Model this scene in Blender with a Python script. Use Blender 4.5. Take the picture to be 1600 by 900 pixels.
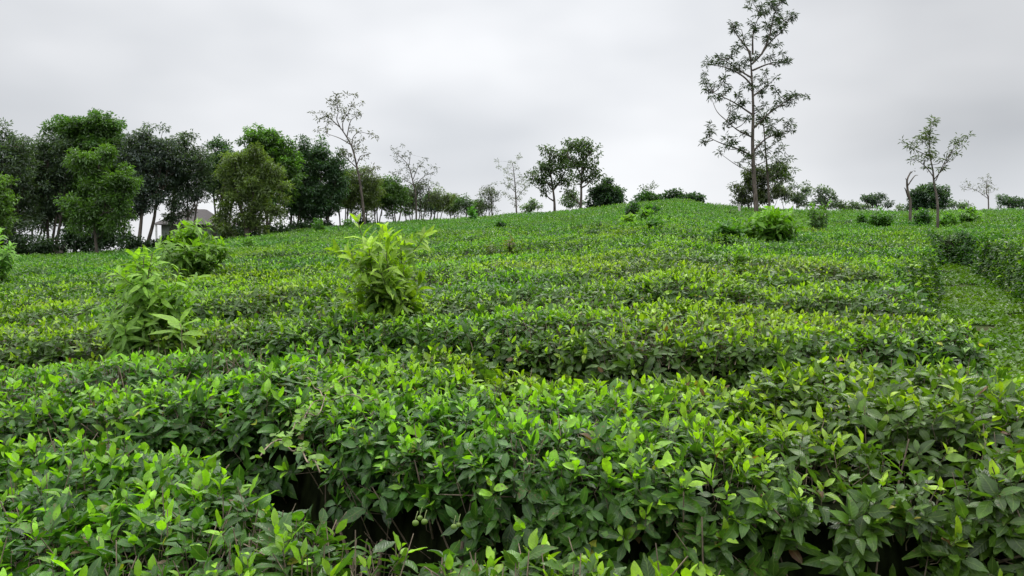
import bpy, math, random
import numpy as np
R = math.radians
rng = np.random.default_rng(11)
random.seed(5)
S = bpy.context.scene
for o in list(bpy.data.objects): bpy.data.objects.remove(o)

# ------------------------------------------------------------------ camera, world, sun, exposure
CAMZ = 1.53
FPX = 1155.0                      # focal length in pixels of a 1600 px wide frame
PITCH = R(2.08)
cam_d = bpy.data.cameras.new('camera'); cam = bpy.data.objects.new('camera', cam_d)
S.collection.objects.link(cam); S.camera = cam
cam_d.sensor_width = 36; cam_d.lens = 36*FPX/1600
cam_d.clip_start = 0.05; cam_d.clip_end = 9000
cam.location = (0, 0, CAMZ); cam.rotation_euler = (R(90)-PITCH, 0, 0)

SUN_EL, SUN_AZ = R(62), R(25)     # soft sun behind the cloud, high, ahead and to the right
w = bpy.data.worlds.new('World'); S.world = w; w.use_nodes = True
nt = w.node_tree; nt.nodes.clear()
def N(t, typ, **kw):
    n = t.nodes.new(typ)
    for k, v in kw.items(): setattr(n, k, v)
    return n
out = N(nt, 'ShaderNodeOutputWorld')
sky = N(nt, 'ShaderNodeTexSky', sky_type='NISHITA'); sky.sun_disc = False
sky.sun_elevation = SUN_EL; sky.sun_rotation = SUN_AZ
bg1 = N(nt, 'ShaderNodeBackground'); bg1.inputs[1].default_value = 0.06
nt.links.new(sky.outputs[0], bg1.inputs[0])
tc = N(nt, 'ShaderNodeTexCoord')
mp = N(nt, 'ShaderNodeMapping'); mp.inputs['Scale'].default_value = (1.0, 1.0, 2.2); mp.inputs['Location'].default_value = (3.1, 0.4, 0.2)
nt.links.new(tc.outputs['Generated'], mp.inputs['Vector'])
nz = N(nt, 'ShaderNodeTexNoise'); nz.inputs['Scale'].default_value = 2.3; nz.inputs['Detail'].default_value = 3.5; nz.inputs['Roughness'].default_value = 0.45
nt.links.new(mp.outputs[0], nz.inputs['Vector'])
cr = N(nt, 'ShaderNodeValToRGB')
cr.color_ramp.elements[0].position = 0.30; cr.color_ramp.elements[0].color = (0.53, 0.55, 0.58, 1)
cr.color_ramp.elements[1].position = 0.66; cr.color_ramp.elements[1].color = (0.79, 0.80, 0.82, 1)
nt.links.new(nz.outputs[0], cr.inputs[0])
sx = N(nt, 'ShaderNodeSeparateXYZ'); nt.links.new(tc.outputs['Generated'], sx.inputs[0])
# an overcast sky is two to three times brighter overhead than at the horizon
er = N(nt, 'ShaderNodeValToRGB'); e = er.color_ramp
e.elements[0].position = 0.0; e.elements[0].color = (0.29,)*3+(1,)
e.elements[1].position = 1.0; e.elements[1].color = (1,)*3+(1,)
for p, v in ((0.10, 0.288), (0.36, 0.296), (0.55, 0.92)):
    q = e.elements.new(p); q.color = (v, v, v, 1)
nt.links.new(sx.outputs['Z'], er.inputs[0])
mul = N(nt, 'ShaderNodeMixRGB', blend_type='MULTIPLY'); mul.inputs[0].default_value = 1
nt.links.new(cr.outputs[0], mul.inputs[1]); nt.links.new(er.outputs[0], mul.inputs[2])
def mrange(src, a, b, lo, hi):
    m = N(nt, 'ShaderNodeMapRange', interpolation_type='SMOOTHSTEP'); m.inputs[1].default_value = a; m.inputs[2].default_value = b
    m.inputs[3].default_value = lo; m.inputs[4].default_value = hi; nt.links.new(src, m.inputs[0]); return m.outputs[0]
def mmath(op, a, b):
    m = N(nt, 'ShaderNodeMath', operation=op)
    for i, v in enumerate((a, b)):
        if isinstance(v, float): m.inputs[i].default_value = v
        else: nt.links.new(v, m.inputs[i])
    return m.outputs[0]
# a darker cloud bank to the upper right, a lighter band in the middle
bank = mmath('MULTIPLY', mrange(sx.outputs['X'], 0.12, 0.55, 0.0, 0.26), mrange(sx.outputs['Z'], 0.06, 0.17, 0.1, 1.0))
left = mrange(sx.outputs['X'], -0.6, -0.15, 0.10, 0.0)
dim = mmath('SUBTRACT', mmath('SUBTRACT', 1.0, bank), left)
ml2 = N(nt, 'ShaderNodeVectorMath', operation='SCALE'); nt.links.new(mul.outputs[0], ml2.inputs[0]); nt.links.new(dim, ml2.inputs['Scale'])
bg2 = N(nt, 'ShaderNodeBackground'); bg2.inputs[1].default_value = 4.5
nt.links.new(ml2.outputs[0], bg2.inputs[0])
add = N(nt, 'ShaderNodeMixShader'); add.inputs[0].default_value = 0.94
nt.links.new(bg1.outputs[0], add.inputs[1]); nt.links.new(bg2.outputs[0], add.inputs[2])
nt.links.new(add.outputs[0], out.inputs[0])

sl = bpy.data.lights.new('sun', 'SUN'); sl.energy = 1.5; sl.angle = R(10); sl.color = (1.0, 0.97, 0.9)
so = bpy.data.objects.new('sun', sl); S.collection.objects.link(so)
so.rotation_euler = (R(90)-SUN_EL, 0, -SUN_AZ + math.pi*0)
so.rotation_euler = (-(R(90)-SUN_EL), 0, -SUN_AZ)
so.location = (0, 0, 60)
S.view_settings.view_transform = 'Standard'; S.view_settings.look = 'None'
S.view_settings.exposure = 0.0; S.view_settings.gamma = 1.0

# ------------------------------------------------------------------ small maths helpers
def sstep(a, b, x):
    t = np.clip((x-a)/(b-a), 0, 1); return t*t*(3-2*t)
def _h(ix, iy, s):
    ix = ix.astype(np.int64); iy = iy.astype(np.int64)
    h = (ix*374761393 + iy*668265263 + s*974634777) & 0xffffffff
    h = ((h ^ (h >> 13))*1274126177) & 0xffffffff
    h = h ^ (h >> 16)
    return (h & 0xffffff)/float(0xffffff)
def vn(x, y, s=0):
    x = np.asarray(x, float); y = np.asarray(y, float)
    ix = np.floor(x); iy = np.floor(y); fx = x-ix; fy = y-iy
    fx = fx*fx*(3-2*fx); fy = fy*fy*(3-2*fy)
    a = _h(ix, iy, s); b = _h(ix+1, iy, s); c = _h(ix, iy+1, s); d = _h(ix+1, iy+1, s)
    return (a*(1-fx)+b*fx)*(1-fy)+(c*(1-fx)+d*fx)*fy
def fbm(x, y, s=0, o=3):
    v = 0; a = 0.5; t = 0
    for k in range(o):
        v = v+a*vn(x*2**k+k*7.3, y*2**k-k*3.1, s+k); t += a; a *= 0.5
    return v/t*2-1
def cells(x, y, size, s):
    """jittered cells: distance F2-F1 and a random number per cell"""
    gx = np.floor(x/size); gy = np.floor(y/size)
    f1 = np.full(np.shape(x), 9e9); f2 = f1.copy(); rid = np.zeros(np.shape(x))
    for i in (-1, 0, 1):
        for j in (-1, 0, 1):
            cx = gx+i; cy = gy+j
            px = (cx+0.15+0.7*_h(cx, cy, s))*size; py = (cy+0.15+0.7*_h(cx, cy, s+1))*size
            d = np.hypot(x-px, y-py); rr = _h(cx, cy, s+2)
            new = d < f1
            f2 = np.where(new, f1, np.minimum(f2, d)); rid = np.where(new, rr, rid); f1 = np.where(new, d, f1)
    return f2-f1, rid
cp, sp = math.cos(PITCH), math.sin(PITCH)
def ray(px, py):
    a = (px-800)/FPX; b = (py-450)/FPX
    return np.array([a, cp-b*sp, -sp-b*cp])
def pt(px, py, D):
    """world point at depth D metres seen at (px, py) of the 1600x900 photograph"""
    d = ray(px, py); return np.array([0, 0, CAMZ]) + d*(D/d[1])

# ------------------------------------------------------------------ terrain
SKY = [(-250, 412, 34), (0, 404, 36), (200, 394, 38), (345, 375, 42), (500, 356, 48), (700, 343, 54), (850, 333, 56), (930, 326, 54),
       (1000, 317, 52), (1060, 311, 50), (1120, 321, 54), (1200, 328, 58), (1400, 331, 60), (1600, 327, 62), (1850, 322, 62)]
_u = np.array([(p-800)/FPX for p, _, _ in SKY]); _D = np.array([d for _, _, d in SKY], float)
_sl = np.array([ray(p, q)[2]/ray(p, q)[1] for p, q, _ in SKY])
_uu = np.linspace(_u[0], _u[-1], 400)
def _smooth(v):
    v = np.interp(_uu, _u, v); k = np.exp(-np.linspace(-2, 2, 21)**2); k /= k.sum()
    return np.convolve(np.pad(v, 10, mode='edge'), k, 'valid')
_Ds, _sls = _smooth(_D), _smooth(_sl)
H0 = CAMZ-0.66
def top(x, y):
    """smooth height of the plucking table (top of the tea) without bumps"""
    x = np.asarray(x, float); y = np.asarray(y, float)
    yy = np.maximum(y, 1.0); u = np.clip(x/yy, _u[0], _u[-1])
    D = np.interp(u, _uu, _Ds); Hs = CAMZ+D*np.interp(u, _uu, _sls)
    t = np.maximum(y, 0)/D
    h = H0+(Hs-H0)*np.minimum(t, 1)**1.15
    b = np.maximum(y-D*0.97, 0)
    return h - np.where(b < 14, 0.013*b*b, 0.013*196+0.364*(b-14)) 
def ground(x, y):
    g = top(x, y)-0.87+0.05*fbm(np.asarray(x)*0.6, np.asarray(y)*0.6, 3)
    return np.maximum(g, -32+2*fbm(np.asarray(x)*0.004, np.asarray(y)*0.004, 4))
def at(px, py, off=0.0):
    d = ray(px, py); k = np.arange(0.6, 75, 0.02)
    p = np.array([0, 0, CAMZ])+d[None]*k[:, None]
    hit = p[:, 2] <= top(p[:, 0], p[:, 1])+off
    return p[np.argmax(hit)] if hit.any() else p[-1]
def line(pts, off=0.0, pre=(), post=()):
    P = [tuple(q) for q in pre]+[tuple(at(a, b, off)[:2]) for a, b in pts]+[tuple(q) for q in post]
    P.sort(); P = np.array(P)
    return lambda x: np.interp(x, P[:, 0], P[:, 1])

E1 = line([(0, 688), (120, 690), (300, 700), (390, 770), (440, 800), (560, 826), (700, 842), (850, 860), (930, 880)], 0, pre=[(-4, 2.6)], post=[(0.36, 1.30), (0.45, 0.9), (0.6, -1), (0.8, -4)])
E2 = line([(0, 648), (200, 652), (340, 640), (420, 640), (520, 680), (620, 705), (800, 735), (1000, 748), (1300, 756), (1600, 766)], 0.03, pre=[(-4, 2.9)], post=[(4, 1.8)])
G2 = line([(0, 552), (250, 548), (500, 540), (700, 536), (830, 548), (1000, 556), (1200, 562), (1400, 560), (1580, 552)], 0, pre=[(-6, 4.3)], post=[(6, 4.6)])
G3 = line([(0, 500), (150, 494), (400, 480), (600, 496), (760, 476), (900, 472), (1160, 468), (1340, 482), (1500, 500)], 0, pre=[(-9, 7)], post=[(7, 5.9)])
G4 = line([(0, 462), (300, 452), (640, 440), (900, 436), (1200, 436), (1500, 440)], 0)
YL = [12.0, 14.6, 17.3, 20.4, 23.8, 27.5, 31.6, 36, 41, 46, 51, 56]
PW = [at(1600, 548, -.87), at(1558, 505, -.87), at(1520, 462, -.87), at(1490, 428, -.87), at(1472, 405, -.87)]
PYs = np.array([-2, 2.5]+[p[1] for p in PW]+[34, 60]); 
_s0 = (PW[1]-PW[0]); k0 = _s0[0]/_s0[1]
PXs = np.array([PW[0][0]-k0*(PW[0][1]+2), PW[0][0]-k0*(PW[0][1]-2.5)]+[p[0] for p in PW]+[PW[-1][0]*34/PW[-1][1]*0.985, PW[-1][0]*60/PW[-1][1]*0.94])
PEND = PW[3][1]+1.0
def pathx(y): return np.interp(y, PYs, PXs)-0.75*np.exp(-((np.asarray(y, float)-8.5)/3.6)**2)
LA0, LA1 = at(1562, 462, -.5), at(1600, 428, -.1)
LB0, LB1 = at(1474, 404, -.6), at(1600, 380, -.1)
def sideline(x, y, a, b):
    t = (x-a[0])/(b[0]-a[0]); yy = a[1]+(b[1]-a[1])*t
    return y-yy
def owner(x, y):
    """0 near left, 1 main, 2, 3, 4 the rows behind, 5 far field; 11 12 13 right of the path"""
    o = np.full(np.shape(x), 5)
    o = np.where(y < G4(x), 4, o); o = np.where(y < G3(x), 3, o); o = np.where(y < G2(x), 2, o)
    mid = np.where(x < 0.55, (E1(x)+E2(x))/2, -9)
    o = np.where(o == 2, np.where(y < mid, 0, 2), o)
    g2 = G2(x)
    o = np.where((y < g2) & (y >= mid), 1, o)
    # o==2 so far means "in front of G2": re-label the rows behind it
    o = np.where((y >= g2) & (y < G3(x)), 2, o)
    o = np.where((y >= G3(x)) & (y < G4(x)), 3, o)
    o = np.where((y >= G4(x)) & (y < 12.0), 4, o)
    o = np.where(y >= 12.0, 5, o)
    r = x > pathx(y)
    ro = np.where(sideline(x, y, LA0, LA1) < 0, 12, np.where(sideline(x, y, LB0, LB1) < 0, 12, np.where(y < 32, 13, 5)))
    return np.where(r, ro, o)
def canopy(x, y):
    x = np.asarray(x, float); y = np.asarray(y, float)
    n1 = fbm(x*0.9, y*0.9, 21); n2 = fbm(x*0.35, y*0.35, 22); nf = fbm(x*3.1, y*3.1, 23)
    wob = 0.10*n1+0.035*nf
    right = x > pathx(y)
    d = np.full(x.shape, 9.0)
    # the aisle between the near left block and the main block
    e1 = E1(x); e2 = E2(x)
    e1 = np.minimum(e1+.15+.11*sstep(-.7, -.35, x), e2-.12)
    da = np.where(y < (e1+e2)/2, e1-y, y-e2)
    slope = np.where((x < 0.7) & (x > -0.9) & (y < (e1+e2)/2), 0.72, 0.95)
    da = da*slope
    d = np.minimum(d, da*1.0+0.35*wob)
    def gap(Y, w0, amp, sd):
        ww = w0+amp*fbm(x*0.7, y*0+sd*5.0, sd)
        return np.abs(y-Y+0.6*wob)-ww
    dl = gap(G2(x), 0.27, 0.08, 31)
    dl = np.minimum(dl, gap(G3(x), 0.24, 0.14, 32))
    dl = np.minimum(dl, gap(G4(x), 0.17, 0.30, 33))
    for k, Y in enumerate(YL):
        Yw = Y+1.3*fbm(x*0.09+k*3, x*0+k, 40+k)
        dl = np.minimum(dl, gap(Yw, 0.10, 0.52, 60+k))
    d = np.minimum(d, np.where(right, 9, dl))
    for a, b in ((LA0, LA1), (LB0, LB1)):
        dd = np.abs(sideline(x, y, a, b))*0.85-0.40+wob*1.2
        d = np.minimum(d, np.where(right, dd, 9))
    hw = 0.50+0.14*np.clip((12-y)/6, 0, 1)
    dp = np.abs(x-pathx(y))*0.87-hw+0.8*wob
    dp = dp-np.where(right, .38*np.clip((17-y)/6, 0, 1), 0)
    dp = dp+np.clip(y-PEND, 0, 9)*0.35
    d = np.minimum(d, dp)
    ew = 0.15
    c = np.clip(d/ew, 0, 1)
    c = 1-(1-c)**2.2
    f, rid = cells(x+0.25*n1, y*0.9, 1.05, 77)
    fade = np.clip(1.25-y/50, 0.5, 1)
    bump = -0.11*np.exp(-(f/0.10)**2)*fade*(0.25+0.75*vn(x*0.8, y*0.8, 79)) + 0.10*(rid-0.5) + 0.055*n1 + 0.07*n2 + 0.035*nf
    bump = np.where(right, bump*1.9+.10*(vn(x*1.1, y*1.1, 88)-.5), bump)
    sh = np.clip(d/0.5, 0, 1); bump = bump-0.07*(1-sh)**2
    hh = np.where(right, 0.84, 0.87)
    g = ground(x, y)
    return g+(hh+bump)*c, c, d
print('terrain ready', PXs, PYs)

# ------------------------------------------------------------------ mesh building
class MB:
    def __init__(s): s.v = []; s.f3 = []; s.f4 = []; s.c = []; s.u = []; s.n = 0
    def add(s, V, F4=None, F3=None, col=None, uv=None):
        V = np.asarray(V, float).reshape(-1, 3)
        if F4 is not None and len(F4): s.f4.append(np.asarray(F4, np.int64)+s.n)
        if F3 is not None and len(F3): s.f3.append(np.asarray(F3, np.int64)+s.n)
        s.v.append(V)
        c = np.ones((len(V), 3))*0.5 if col is None else np.broadcast_to(np.asarray(col, float), (len(V), 3))
        s.c.append(c); s.u.append(np.zeros((len(V), 2)) if uv is None else uv)
        s.n += len(V)
    def build(s, name, mat, parent=None, smooth=True):
        me = bpy.data.meshes.new(name)
        V = np.concatenate(s.v) if s.v else np.zeros((0, 3))
        q = np.concatenate(s.f4) if s.f4 else np.zeros((0, 4), np.int64)
        t = np.concatenate(s.f3) if s.f3 else np.zeros((0, 3), np.int64)
        org = np.zeros(3)
        if parent is not None: org = np.array(parent.location)
        me.vertices.add(len(V)); me.vertices.foreach_set('co', (V-org).astype(np.float32).ravel())
        loops = np.concatenate([q.ravel(), t.ravel()]).astype(np.int32)
        me.loops.add(len(loops)); me.loops.foreach_set('vertex_index', loops)
        tot = np.concatenate([np.full(len(q), 4), np.full(len(t), 3)]).astype(np.int32)
        st = np.concatenate([[0], np.cumsum(tot)[:-1]]).astype(np.int32)
        me.polygons.add(len(tot)); me.polygons.foreach_set('loop_start', st); me.polygons.foreach_set('loop_total', tot)
        me.polygons.foreach_set('use_smooth', np.full(len(tot), smooth))
        C = np.concatenate(s.c); C = np.concatenate([C, np.ones((len(C), 1))], 1)
        a = me.attributes.new('tint', 'FLOAT_COLOR', 'POINT'); a.data.foreach_set('color', C.astype(np.float32).ravel())
        a = me.attributes.new('luv', 'FLOAT2', 'POINT'); a.data.foreach_set('vector', np.concatenate(s.u).astype(np.float32).ravel())
        me.update(calc_edges=True); me.validate()
        me.materials.append(mat)
        o = bpy.data.objects.new(name, me); S.collection.objects.link(o)
        if parent is not None: o.parent = parent
        return o
def nrm(v): return v/np.maximum(np.linalg.norm(v, axis=-1, keepdims=True), 1e-9)
LT = {6: ([0, .12, .30, .5, .7, .87, 1], [.05, .52, .90, 1.0, .80, .42, .02]),
      4: ([0, .22, .5, .8, 1], [.08, .82, 1.0, .58, .03]),
      2: ([0, .5, 1], [.12, 1.0, .08])}
def leaves(B, base, d, n, L, W, col, seg=4, bend=0.25, fold=0.25, twist=0.0):
    M = len(base)
    if M == 0: return
    d = nrm(d); n = nrm(n-(n*d).sum(1, keepdims=True)*d); wv = np.cross(d, n)
    L = np.broadcast_to(L, (M,))[:, None]; W = np.broadcast_to(W, (M,))[:, None]
    bend = np.broadcast_to(bend, (M,))[:, None]; fold = np.broadcast_to(fold, (M,))[:, None]
    col = np.broadcast_to(col, (M, 3))
    if seg == 1:
        b = base; tip = base+d*L-n*L*bend*0.8; m = base+d*L*0.5+n*L*0.02
        l = m+wv*W*0.5+n*fold*W*0.4; r = m-wv*W*0.5+n*fold*W*0.4
        V = np.stack([b, l, tip, r], 1); k = np.arange(M)[:, None]*4
        F = np.concatenate([k+np.array([0, 2, 1]), k+np.array([0, 3, 2])])
        uv = np.tile(np.array([[0, 0], [.5, 1], [1, 0], [.5, 1]]), (M, 1))
        B.add(V, F3=F, col=np.repeat(col, 4, 0), uv=uv); return
    T, P = LT[seg]; rows = []; uv = []
    for t, p in zip(T, P):
        c = base+d*L*(t*(1-0.12*t*np.abs(bend)))-n*L*bend*t*t
        hw = W*0.5*p
        for s_ in (-1, 0, 1):
            ripple = 0.0
            rows.append(c+wv*hw*s_+n*hw*abs(s_)*fold)
            uv.append((t, s_*p))
    V = np.stack(rows, 1); nr = 3*len(T)
    if seg >= 4: V = V+rng.normal(0, .018, V.shape)*L[:, :, None]
    k = np.arange(M)[:, None]*nr; F = []
    for i in range(len(T)-1):
        for j in (0, 1):
            q = np.array([i*3+j, i*3+j+1, (i+1)*3+j+1, (i+1)*3+j]); F.append(k+q)
    B.add(V, F4=np.concatenate(F), col=np.repeat(col, nr, 0), uv=np.tile(np.array(uv), (M, 1)))
def tubes(B, A, Bp, ra, rb, col, ns=3):
    """many straight tapered tubes A->Bp"""
    A = np.asarray(A, float); Bp = np.asarray(Bp, float); M = len(A)
    if M == 0: return
    d = nrm(Bp-A); ref = np.where(np.abs(d[:, 2:3]) > 0.9, np.array([[1.0, 0, 0]]), np.array([[0, 0, 1.0]]))
    x = nrm(np.cross(d, ref)); y = np.cross(d, x)
    ra = np.broadcast_to(ra, (M,))[:, None]; rb = np.broadcast_to(rb, (M,))[:, None]
    vs = []
    for P, r in ((A, ra), (Bp, rb)):
        for k in range(ns):
            a = 2*math.pi*k/ns; vs.append(P+x*r*math.cos(a)+y*r*math.sin(a))
    V = np.stack(vs, 1); k = np.arange(M)[:, None]*(2*ns); F = []
    for i in range(ns):
        j = (i+1) % ns; F.append(k+np.array([i, j, ns+j, ns+i]))
    B.add(V, F4=np.concatenate(F), col=np.repeat(np.broadcast_to(col, (M, 3)), 2*ns, 0))
def limb(B, P, r, col, ns=7):
    """one smooth tapered tube along the points P"""
    P = np.asarray(P, float); n = len(P); r = np.broadcast_to(r, (n,))
    T = nrm(np.gradient(P, axis=0)); x = np.array([1.0, 0, 0]); V = []
    for i in range(n):
        x = x-T[i]*np.dot(x, T[i])
        if np.linalg.norm(x) < 1e-3: x = np.array([0, 1.0, 0])-T[i]*T[i][1]
        x = x/np.linalg.norm(x); y = np.cross(T[i], x)
        for k in range(ns):
            a = 2*math.pi*k/ns; V.append(P[i]+r[i]*(x*math.cos(a)+y*math.sin(a)))
    F = [(i*ns+k, i*ns+(k+1) % ns, (i+1)*ns+(k+1) % ns, (i+1)*ns+k) for i in range(n-1) for k in range(ns)]
    V.append(P[-1]+T[-1]*r[-1]); F3 = [((n-1)*ns+k, (n-1)*ns+(k+1) % ns, n*ns) for k in range(ns)]
    B.add(V, F4=F, F3=F3, col=col)
def curve(P, n=8):
    """Catmull-Rom through the points"""
    P = [np.asarray(p, float) for p in P]; P = [2*P[0]-P[1]]+P+[2*P[-1]-P[-2]]; o = []
    for i in range(1, len(P)-2):
        for k in range(n):
            t = k/n; a, b, c, d = P[i-1:i+3]
            o.append(0.5*((2*b)+(-a+c)*t+(2*a-5*b+4*c-d)*t*t+(-a+3*b-3*c+d)*t**3))
    o.append(P[-2]); return np.array(o)

# ------------------------------------------------------------------ materials
def newmat(name):
    m = bpy.data.materials.new(name); m.use_nodes = True
    return m, m.node_tree, m.node_tree.nodes['Principled BSDF'], m.node_tree.nodes['Material Output']
def leafmat(name, rough=0.42, trans=0.35, spec=0.5, detail=True, nscale=45.0, var=0.35):
    m, t, b, o = newmat(name)
    at_ = N(t, 'ShaderNodeAttribute', attribute_name='tint')
    geo = N(t, 'ShaderNodeNewGeometry')
    no = N(t, 'ShaderNodeTexNoise'); no.inputs['Scale'].default_value = nscale; no.inputs['Detail'].default_value = 3
    t.links.new(geo.outputs['Position'], no.inputs['Vector'])
    mr = N(t, 'ShaderNodeMapRange'); mr.inputs[1].default_value = 0.3; mr.inputs[2].default_value = 0.7
    mr.inputs[3].default_value = 1-var; mr.inputs[4].default_value = 1+var*0.8
    t.links.new(no.outputs[0], mr.inputs[0])
    mx = N(t, 'ShaderNodeVectorMath', operation='SCALE'); t.links.new(at_.outputs['Color'], mx.inputs[0]); t.links.new(mr.outputs[0], mx.inputs['Scale'])
    colr = mx.outputs[0]
    if detail:
        lv = N(t, 'ShaderNodeAttribute', attribute_name='luv'); sp_ = N(t, 'ShaderNodeSeparateXYZ'); t.links.new(lv.outputs['Vector'], sp_.inputs[0])
        ab = N(t, 'ShaderNodeMath', operation='ABSOLUTE'); t.links.new(sp_.outputs[1], ab.inputs[0])
        rib = N(t, 'ShaderNodeMapRange'); rib.inputs[1].default_value = 0.03; rib.inputs[2].default_value = 0.10; rib.inputs[3].default_value = 0.3; rib.inputs[4].default_value = 0
        t.links.new(ab.outputs[0], rib.inputs[0])
        mm = N(t, 'ShaderNodeMixRGB'); mm.inputs[2].default_value = (0.20, 0.28, 0.07, 1)
        t.links.new(rib.outputs[0], mm.inputs[0]); t.links.new(colr, mm.inputs[1]); colr = mm.outputs[0]
        # side veins as bump
        k1 = N(t, 'ShaderNodeMath', operation='MULTIPLY_ADD'); k1.inputs[1].default_value = -0.22; t.links.new(ab.outputs[0], k1.inputs[0]); t.links.new(sp_.outputs[0], k1.inputs[2])
        k2 = N(t, 'ShaderNodeMath', operation='MULTIPLY'); k2.inputs[1].default_value = 52; t.links.new(k1.outputs[0], k2.inputs[0])
        k3 = N(t, 'ShaderNodeMath', operation='SINE'); t.links.new(k2.outputs[0], k3.inputs[0])
        k4 = N(t, 'ShaderNodeMath', operation='MULTIPLY_ADD'); k4.inputs[1].default_value = 1.4; t.links.new(no.outputs[0], k4.inputs[0]); t.links.new(k3.outputs[0], k4.inputs[2])
        bu = N(t, 'ShaderNodeBump'); bu.inputs['Strength'].default_value = 0.16; bu.inputs['Distance'].default_value = 0.0015
        t.links.new(k4.outputs[0], bu.inputs['Height']); t.links.new(bu.outputs[0], b.inputs['Normal'])
    if detail:   # scorched specks and insect marks
        n3 = N(t, 'ShaderNodeTexNoise'); n3.inputs['Scale'].default_value = 130; n3.inputs['Detail'].default_value = 2; t.links.new(geo.outputs['Position'], n3.inputs['Vector'])
        n4 = N(t, 'ShaderNodeTexNoise'); n4.inputs['Scale'].default_value = 7; t.links.new(geo.outputs['Position'], n4.inputs['Vector'])
        sm = N(t, 'ShaderNodeMath', operation='MULTIPLY_ADD'); sm.inputs[1].default_value = .55; t.links.new(n4.outputs[0], sm.inputs[0]); t.links.new(n3.outputs[0], sm.inputs[2])
        th = N(t, 'ShaderNodeMapRange'); th.inputs[1].default_value = .95; th.inputs[2].default_value = 1.02; th.inputs[3].default_value = 0; th.inputs[4].default_value = .75
        t.links.new(sm.outputs[0], th.inputs[0]); mb = N(t, 'ShaderNodeMixRGB'); mb.inputs[2].default_value = (.13, .09, .045, 1)
        t.links.new(th.outputs[0], mb.inputs[0]); t.links.new(colr, mb.inputs[1]); colr = mb.outputs[0]
    t.links.new(colr, b.inputs['Base Color'])
    b.inputs['Roughness'].default_value = rough; b.inputs['Specular IOR Level'].default_value = spec
    tr = N(t, 'ShaderNodeBsdfTranslucent'); g = N(t, 'ShaderNodeMixRGB', blend_type='MULTIPLY'); g.inputs[0].default_value = 1; g.inputs[2].default_value = (1.6, 1.8, 0.45, 1)
    t.links.new(colr, g.inputs[1]); t.links.new(g.outputs[0], tr.inputs[0])
    ms = N(t, 'ShaderNodeMixShader'); ms.inputs[0].default_value = trans
    t.links.new(b.outputs[0], ms.inputs[1]); t.links.new(tr.outputs[0], ms.inputs[2]); t.links.new(ms.outputs[0], o.inputs[0])
    return m
def barkmat(name, a, c, scale=9.0):
    m, t, b, o = newmat(name)
    tc = N(t, 'ShaderNodeTexCoord'); mp = N(t, 'ShaderNodeMapping'); mp.inputs['Scale'].default_value = (1, 1, 0.3); t.links.new(tc.outputs['Object'], mp.inputs[0])
    no = N(t, 'ShaderNodeTexNoise'); no.inputs['Scale'].default_value = scale; no.inputs['Detail'].default_value = 6; t.links.new(mp.outputs[0], no.inputs[0])
    r = N(t, 'ShaderNodeValToRGB'); r.color_ramp.elements[0].color = a+(1,); r.color_ramp.elements[1].color = c+(1,)
    r.color_ramp.elements[0].position = 0.35; r.color_ramp.elements[1].position = 0.68
    t.links.new(no.outputs[0], r.inputs[0]); t.links.new(r.outputs[0], b.inputs['Base Color'])
    bu = N(t, 'ShaderNodeBump'); bu.inputs['Strength'].default_value = 0.5; bu.inputs['Distance'].default_value = 0.02; t.links.new(no.outputs[0], bu.inputs['Height']); t.links.new(bu.outputs[0], b.inputs['Normal'])
    b.inputs['Roughness'].default_value = 0.85
    return m
M_tea = leafmat('tea_leaf', 0.36, 0.36, 0.40)
M_teafar = leafmat('tea_leaf_distant', 0.42, 0.32, 0.5, detail=False, nscale=7, var=0.2)
M_soft = leafmat('soft_leaf', 0.5, 0.38, 0.35)
M_tree = leafmat('tree_leaf', 0.42, 0.38, 0.6, detail=False, nscale=3, var=0.3)
M_twig = barkmat('twig_bark', (0.07, 0.05, 0.035), (0.30, 0.23, 0.16), 30)
M_greenstem = barkmat('green_stem', (0.05, 0.07, 0.02), (0.14, 0.15, 0.06), 30)
M_bark = barkmat('tree_bark', (0.035, 0.028, 0.022), (0.14, 0.115, 0.09))
M_core = barkmat('inner_hedge_shade', (0.004, 0.006, 0.002), (0.016, 0.022, 0.007), 34)  # near-black colour stands in for the shade inside the hedges
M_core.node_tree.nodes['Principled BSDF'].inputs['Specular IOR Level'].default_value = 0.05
M_soil = barkmat('soil', (0.03, 0.022, 0.015), (0.09, 0.065, 0.04), 6)

def prop(o, label=None, cat=None, group=None, kind=None):
    if label: o['label'] = label
    if cat: o['category'] = cat
    if group: o['group'] = group
    if kind: o['kind'] = kind
    return o
def thing(name, loc, label, cat, group=None, kind=None):
    o = bpy.data.objects.new(name, None); o.location = [float(c) for c in loc]; o.empty_display_size = 0.2
    S.collection.objects.link(o); return prop(o, label, cat, group, kind)

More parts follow.
